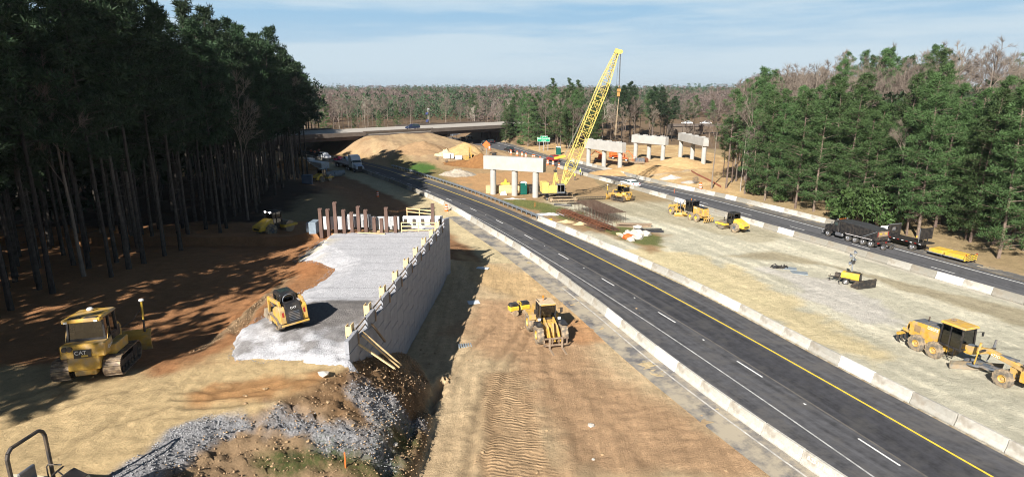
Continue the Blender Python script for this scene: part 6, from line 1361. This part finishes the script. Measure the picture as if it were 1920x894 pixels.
# timber / planks, pipes, debris
def planks(name,label,px,py,n,L_,m_,deg,r=.0,w=.22,spread=.9):
    t=thing(name,label,'timber' if m_ is not BLK else 'pipe')
    for k in range(n):
        y_=random.uniform(-spread,spread); a=random.gauss(0,.06); z=.1+.18*(k//4)
        if r: MB().tube((-L_/2,y_*.5,r+z*.3),(L_/2,y_*.5+a*L_/3,r+z*.3),r,n=8).build('pipe_length',m_,t)
        else: MB().bar((-L_/2+random.uniform(-.4,.4),y_,z),(L_/2+random.uniform(-.4,.4),y_+a*L_,z),w,.12).build('plank',m_,t)
    place(t,at(px,py),deg); return t
planks('timber_pile','weathered timber mats and planks right of the rebar',1188,424,11,5,WOODG,-6); planks('timber_pile','dark scrap lengths on the ground right of the concrete rubble',1215,434,5,4,mat('black_scrap',(.03,.03,.035),.6),-8,spread=.6)
planks('pipe_pair','black pipe lying on the ground in front of the crane tracks',1055,386,2,3.4,BLK,-24,r=.16,spread=.4); planks('timber_pile','dark mats lying in front of the crane between pipe and rebar',1075,382,3,2.4,BLK,5,spread=.5)
planks('timber_pile','grey timber pile on the mound between the bridge piers',1192,307,9,4.2,WOODG,-4)
t=thing('crane_boom_section','long lattice section lying on the gravel behind the small bulldozer','boom section')
mb=MB(); [mb.bar((-5,y_,z),(5,y_,z),.08) for y_ in (-.35,.35) for z in (.08,.6)]; [mb.bar((-5+.6*k,-.35,.08+.0),(-4.7+.6*k,.35,.6),.05) for k in range(17)]; mb.build('lattice',DRK,t); place(t,at(1112,374),8,sc=.8)
RCK=mat('broken_concrete',(.58,.53,.46),.85,var=.2,scale=2,bump=.4); first=None
rs_=random.Random(4)
def rock(name,label,cat,x,y,s,m_,group=None,flat=.6):
    mb=MB(); import bmesh; bm=bmesh.new(); bmesh.ops.create_icosphere(bm,subdivisions=1,radius=1)
    for v_ in bm.verts: v_.co=Vector((v_.co.x*rs_.uniform(.7,1.3),v_.co.y*rs_.uniform(.6,1.2),v_.co.z*rs_.uniform(.5,1)*flat))*s
    me=bpy.data.meshes.new(name); bm.to_mesh(me); bm.free(); me.materials.append(m_); o=bpy.data.objects.new(name,me); COL.objects.link(o); o.location=(x,y,hz(x,y)+s*flat*.4); o.rotation_euler=(0,0,rs_.uniform(0,6)); return tag(o,label,cat,group)
for k in range(26):
    v=at(1190+rs_.gauss(0,13),441+rs_.gauss(0,5)); rock('concrete_chunk','broken slab of pale concrete in the rubble pile right of the rebar','rubble',v.x,v.y,rs_.uniform(.35,.95),RCK if k%7 else ORP if k==14 else WCB,'concrete rubble pieces on the median',.7)
v=at(1161,440); rock('boulder','round tan boulder left of the concrete rubble pile','boulder',v.x,v.y,.55,soil('tan_rock',(220,200,160),(190,170,130)))
for px,py,s,lab in ((1108,798,.26,'lone pale rock on the haul road in front of the loader'),(741,833,.2,'pale rock at the foot of the near bank'),(1112,861,.13,'small flat stone near the bottom of the haul road'),(607,703,.35,'pale boulder on the crest of the near bank')):
    v=at(px,py); rock('rock',lab,'rock',v.x,v.y,s,RCK)
for k in range(70):
    px,py=rs_.choice([(rs_.uniform(430,760),rs_.uniform(700,890)),(rs_.uniform(700,900),rs_.uniform(620,720)),(rs_.uniform(850,1400),rs_.uniform(560,890))]); v=at(px,py)
    rock('clod','small earth clod or stone lying loose around the near bank and haul road','clod',v.x,v.y,rs_.uniform(.05,.14),EARTHY if (EARTHY:=MATS.get('clod_soil') or soil('clod_soil',(178,152,118),(140,112,84))) else 0,'loose clods near the bank')
# light steel plates, netting, foam panels
t=thing('net_heap','crumpled black netting on the median','netting'); mb=MB()
for k in range(14): a=(random.uniform(-.8,.8),random.uniform(-.4,.4),.05); mb.path([a,(a[0]+random.uniform(-.3,.3),a[1]+random.uniform(-.3,.3),.35),(a[0]+random.uniform(-.6,.6),a[1]+random.uniform(-.4,.4),.05)],.05,n=4)
mb.box((0,0,.1),(1.3,.7,.22),taper=.5,tx=.6); mb.build('net',BLK,t); place(t,at(1459,502),-10)
PLT=mat('steel_plate',(.34,.39,.43),.5,metal=.4,var=.2)
boxes('steel_plate','grey steel plate on the median nearer the black netting','plate',1477,503,(2.0,1.3,.06),-22,PLT); boxes('steel_plate','grey steel plate on the median farther from the black netting','plate',1498,512,(1.9,1.3,.08),-22,PLT)
FO=mat('pale_blue_board',(.62,.68,.74),.6,var=.1); boxes('foam_board','pale blue board in the wall shadow','board',905,503,(1.5,.8,.07),-15,FO); boxes('foam_board','pale blue board lying half in the wall shadow, nearer the loader','board',888,567,(1.2,1.0,.06),15,FO)
t=thing('corrugated_sheet','small grey corrugated sheet on the haul road left of the loader','sheet'); mb=MB(); [mb.tube((-.5+.2*k,-.35,.03),(-.5+.2*k,.35,.03),.07,n=6) for k in range(6)]; mb.build('sheet',PLT,t); place(t,at(872,648),10)
for px,py,lab in ((648,876,'orange survey stake standing in the near bank grass'),(1003,388,'orange survey stake in the grass left of the crane tracks'),(1264,362,'orange marker stake behind the far barriers'),(836,424,'short wooden stake beside the wall corner')):
    o=MB().box((0,0,.4),(.06,.04,.9)).build('survey_stake',ORG if 'orange' in lab else WOOD); o.location=at(px,py); tag(o,lab,'stake')
# far left corner: pipes, tanks, parked machine
PIP=mat('pipe_grey',(.30,.32,.34),.7)
for k,(px,py) in enumerate(((612,331),(620,334),(626,329),(634,331),(640,328),(607,324))):
    v=at(px,py); o=MB().lathe((0,0,.6),[(-.9,.45),(-.9,.6),(.9,.6),(.9,.45),(-.9,.45)],n=18).build('concrete_pipe',PIP,smooth=True); o.location=v; o.rotation_euler=(0,0,R(-60+random.gauss(0,8))); tag(o,'large grey concrete pipe section stored beyond the left wood edge','pipe','concrete pipe sections at the far end of the site')
boxes('white_bundle','long white wrapped bundle on the sand strip beside the barriers','bundle',597,314,(7,2.5,1.6),-40,mat('white_wrap',(.66,.66,.66),.5)); boxes('white_bundle','small white pallet load beside the last trunk of the left wood','bundle',580,306,(3,2,1.4),-40,mat('white_wrap',(.66,.66,.66),.5)); boxes('blue_container','dark blue waste container in the shade of the left wood','container',577,345,(2.0,1.6,1.9),10,mat('container_blue',(.03,.06,.11),.6))
r3=roller('roller seen from behind in the shade, in front of the concrete pipe sections'); place(r3,at(605,341),70)
boxes('grey_pallet_load','grey pallet load behind the middle bridge pier','pallet load',1199,305,(2.6,1.6,1.3),0,GRYP); boxes('rust_block','rusty steel box between timber pile and grey pallet load','steel box',1209,304,(1.6,1.2,1.2),20,RBM)
t=thing('orange_net','orange safety fence sagging along the trunks of the right wood','safety fence'); mb=MB()
pp_=[at(*q) for q in ((1296,322),(1310,330),(1325,337),(1340,345),(1352,352))]
for a,b_ in zip(pp_[:-1],pp_[1:]): mb.bar((a.x,a.y,a.z+.25),(b_.x,b_.y,b_.z+.2),.05,.35)
mb.build('netting',mat('net_orange',(.30,.10,.06),.8),t)
v=at(1487,403); o=copy_tree(dr); o.location=(v.x,v.y,v.z+.25); o.rotation_euler=(R(90),0,R(60)); o.scale=(1.1,)*3; o['label']='orange barrel lying on its side behind the barriers at the right wood'
for px,py in ((583,284),(590,286),(598,283)):
    v=at(px,py); o=copy_tree(dr); o.location=(v.x,v.y,v.z+.25); o.rotation_euler=(R(90),0,R(20)); o.scale=(1.5,)*3; o['label']='orange barrel tipped over on the slope left of the overpass columns'; o['group']='tipped barrels on the overpass slope'
# ================================================================ WORKERS
SKN=mat('skin',(.45,.27,.18),.6); VEST=mat('hi_vis_vest',(.55,.75,.05),.6); JEAN=mat('dark_trousers',(.04,.05,.08),.8); HAT=mat('hard_hat',(.85,.85,.8),.4)
def worker(label,px,py,deg):
    t=thing('person',label,'person')
    me=bpy.data.meshes.new('body'); J=[(0,0,.95),(0,0,1.2),(0,0,1.45),(0,0,1.55),(0,0,1.68),(0,.22,1.42),(.03,.30,1.15),(.12,.28,.92),(0,-.22,1.42),(.0,-.31,1.16),(.08,-.3,.92),(0,.11,.9),(.03,.13,.5),(0,.14,.08),(.14,.15,.04),(0,-.11,.9),(-.04,-.13,.5),(-.02,-.14,.08),(.12,-.15,.04),(.02,0,1.8)]
    E_=[(0,1),(1,2),(2,3),(3,4),(4,19),(2,5),(5,6),(6,7),(2,8),(8,9),(9,10),(0,11),(11,12),(12,13),(13,14),(0,15),(15,16),(16,17),(17,18)]; Rr=[.15,.14,.16,.06,.095,.07,.05,.035,.07,.05,.035,.09,.065,.05,.04,.09,.065,.05,.04,.07]
    me.from_pydata(J,E_,[]); o=bpy.data.objects.new('body',me); COL.objects.link(o); sk=o.modifiers.new('s','SKIN'); 
    for i,r_ in enumerate(Rr): me.skin_vertices[0].data[i].radius=(r_,r_*1.15)
    me.skin_vertices[0].data[0].use_root=True; o.modifiers.new('u','SUBSURF').levels=1; dg=bpy.context.evaluated_depsgraph_get(); m2=bpy.data.meshes.new_from_object(o.evaluated_get(dg)); bpy.data.objects.remove(o); m2.materials.clear(); m2.materials.append(SKN); m2.materials.append(JEAN)
    for p in m2.polygons: p.material_index=1 if p.center.z<.98 else 0; p.use_smooth=True
    b_=bpy.data.objects.new('body',m2); COL.objects.link(b_); b_.parent=t
    MB().lathe((0,0,0),[(.95,.19),(1.15,.19),(1.4,.235),(1.5,.16),(1.53,.09)],axis='z',n=14).build('vest',VEST,t,smooth=True)
    MB().lathe((.02,0,1.76),[(0,.15),(.02,.15),(.03,.125),(.1,.1),(.14,.001)],axis='z',n=12).build('hard_hat',HAT,t,smooth=True)
    place(t,at(px,py),deg,sc=1.05); return t
worker('person in a yellow safety vest standing behind the crane boom, left one',1078,338,200); worker('person in a yellow safety vest at the gap in the barriers, right one',1088,330,20)

# ================================================================ LOOSE STONES AND CLODS (nobody could count them)
def pebbles(name,label,P_,s0,s1,m_):
    n=len(P_); P_=np.asarray(P_); sz=rng.uniform(s0,s1,n)*rng.uniform(.6,1.0,n); base=np.array([(1,0,0),(0,1,0),(-1,0,0),(0,-1,0),(0,0,.8),(0,0,-.8)],float)
    V=base[None]*rng.uniform(.6,1.3,(n,6,1)); a=rng.uniform(0,6.28,n); ca,sa=np.cos(a)[:,None],np.sin(a)[:,None]
    V=np.stack([V[...,0]*ca-V[...,1]*sa,V[...,0]*sa+V[...,1]*ca,V[...,2]],-1)*sz[:,None,None]+P_[:,None]; V[...,2]+=sz[:,None]*.25
    T_=np.array([(0,1,4),(1,2,4),(2,3,4),(3,0,4),(1,0,5),(2,1,5),(3,2,5),(0,3,5)]); Fq=(np.arange(n)[:,None,None]*6+T_[None]).reshape(-1,3)
    return tag(np_mesh(name,V.reshape(-1,3),Fq,m_,nper=3),label,'stones',kind='stuff')
rx,ry=rng.uniform(-24,-3,60000),rng.uniform(18,46,60000)
ii=np.clip(np.searchsorted(xs,rx)-1,0,nx-1); jj=np.clip(np.searchsorted(ys,ry)-1,0,ny-1); kk=jj*nx+ii
gmask=gr[kk]*(rng.uniform(0,1,60000)<.8); g_=gmask>.35; gzz=gz[kk]
pebbles('loose_gravel','grey crushed stone scattered over the near bank',np.stack([rx,ry,gzz],1)[g_],.025,.065,mat('loose_stone',(.29,.29,.30),.9,var=.4,scale=6))
b_m=(bk_mask[kk]>.4)&(rng.uniform(0,1,60000)<.25)
pebbles('loose_earth','brown earth crumbs scattered over the near bank',np.stack([rx,ry,gzz],1)[b_m],.02,.085,mat('loose_clod',tuple(S(168,140,108)),.95,var=.35,scale=5))
ex,ey=rng.uniform(-27,-8,40000),rng.uniform(30,67,40000); es=sdist(ex,ey,pad); em=(np.abs(es+.1)<.45+.0*es)&(ex<XW(ey)-.6)&(rng.uniform(0,1,40000)<.55); ez=height(ex[em],ey[em])
pebbles('loose_gravel_edge','grey crushed stone spilled around the edge of the stone fill',np.stack([ex[em],ey[em],ez+.03],1),.02,.055,MATS['loose_stone'])
hx,hy=rng.uniform(-8,14,9000),rng.uniform(24,66,9000); hm_=(side(hx,hy,SAL)>3.3)&(hx>XW(hy)+.5)&(fbm(hx/3,hy/3,3,5)>.5); hzz=height(hx[hm_],hy[hm_])
pebbles('loose_earth_crumbs','small earth crumbs and stones on the haul road',np.stack([hx[hm_],hy[hm_],hzz],1),.015,.05,MATS['loose_clod'])
# ================================================================ AIR
hz_=MB().box((0,1700,24),(7000,5200,66)).build('haze',mat('haze_surface',(1,1,1))); m,t,b=nt('haze_air'); t.nodes.remove(b); pv=t.nodes.new('ShaderNodeVolumePrincipled'); pv.inputs['Color'].default_value=(.80,.88,1,1); pv.inputs['Density'].default_value=.00011; pv.inputs['Anisotropy'].default_value=.3
t.links.new(pv.outputs[0],t.nodes['Material Output'].inputs['Volume']); hz_.data.materials[0]=m; hz_['kind']='stuff'; SC.cycles.volume_bounces=0; SC.cycles.volume_step_rate=8
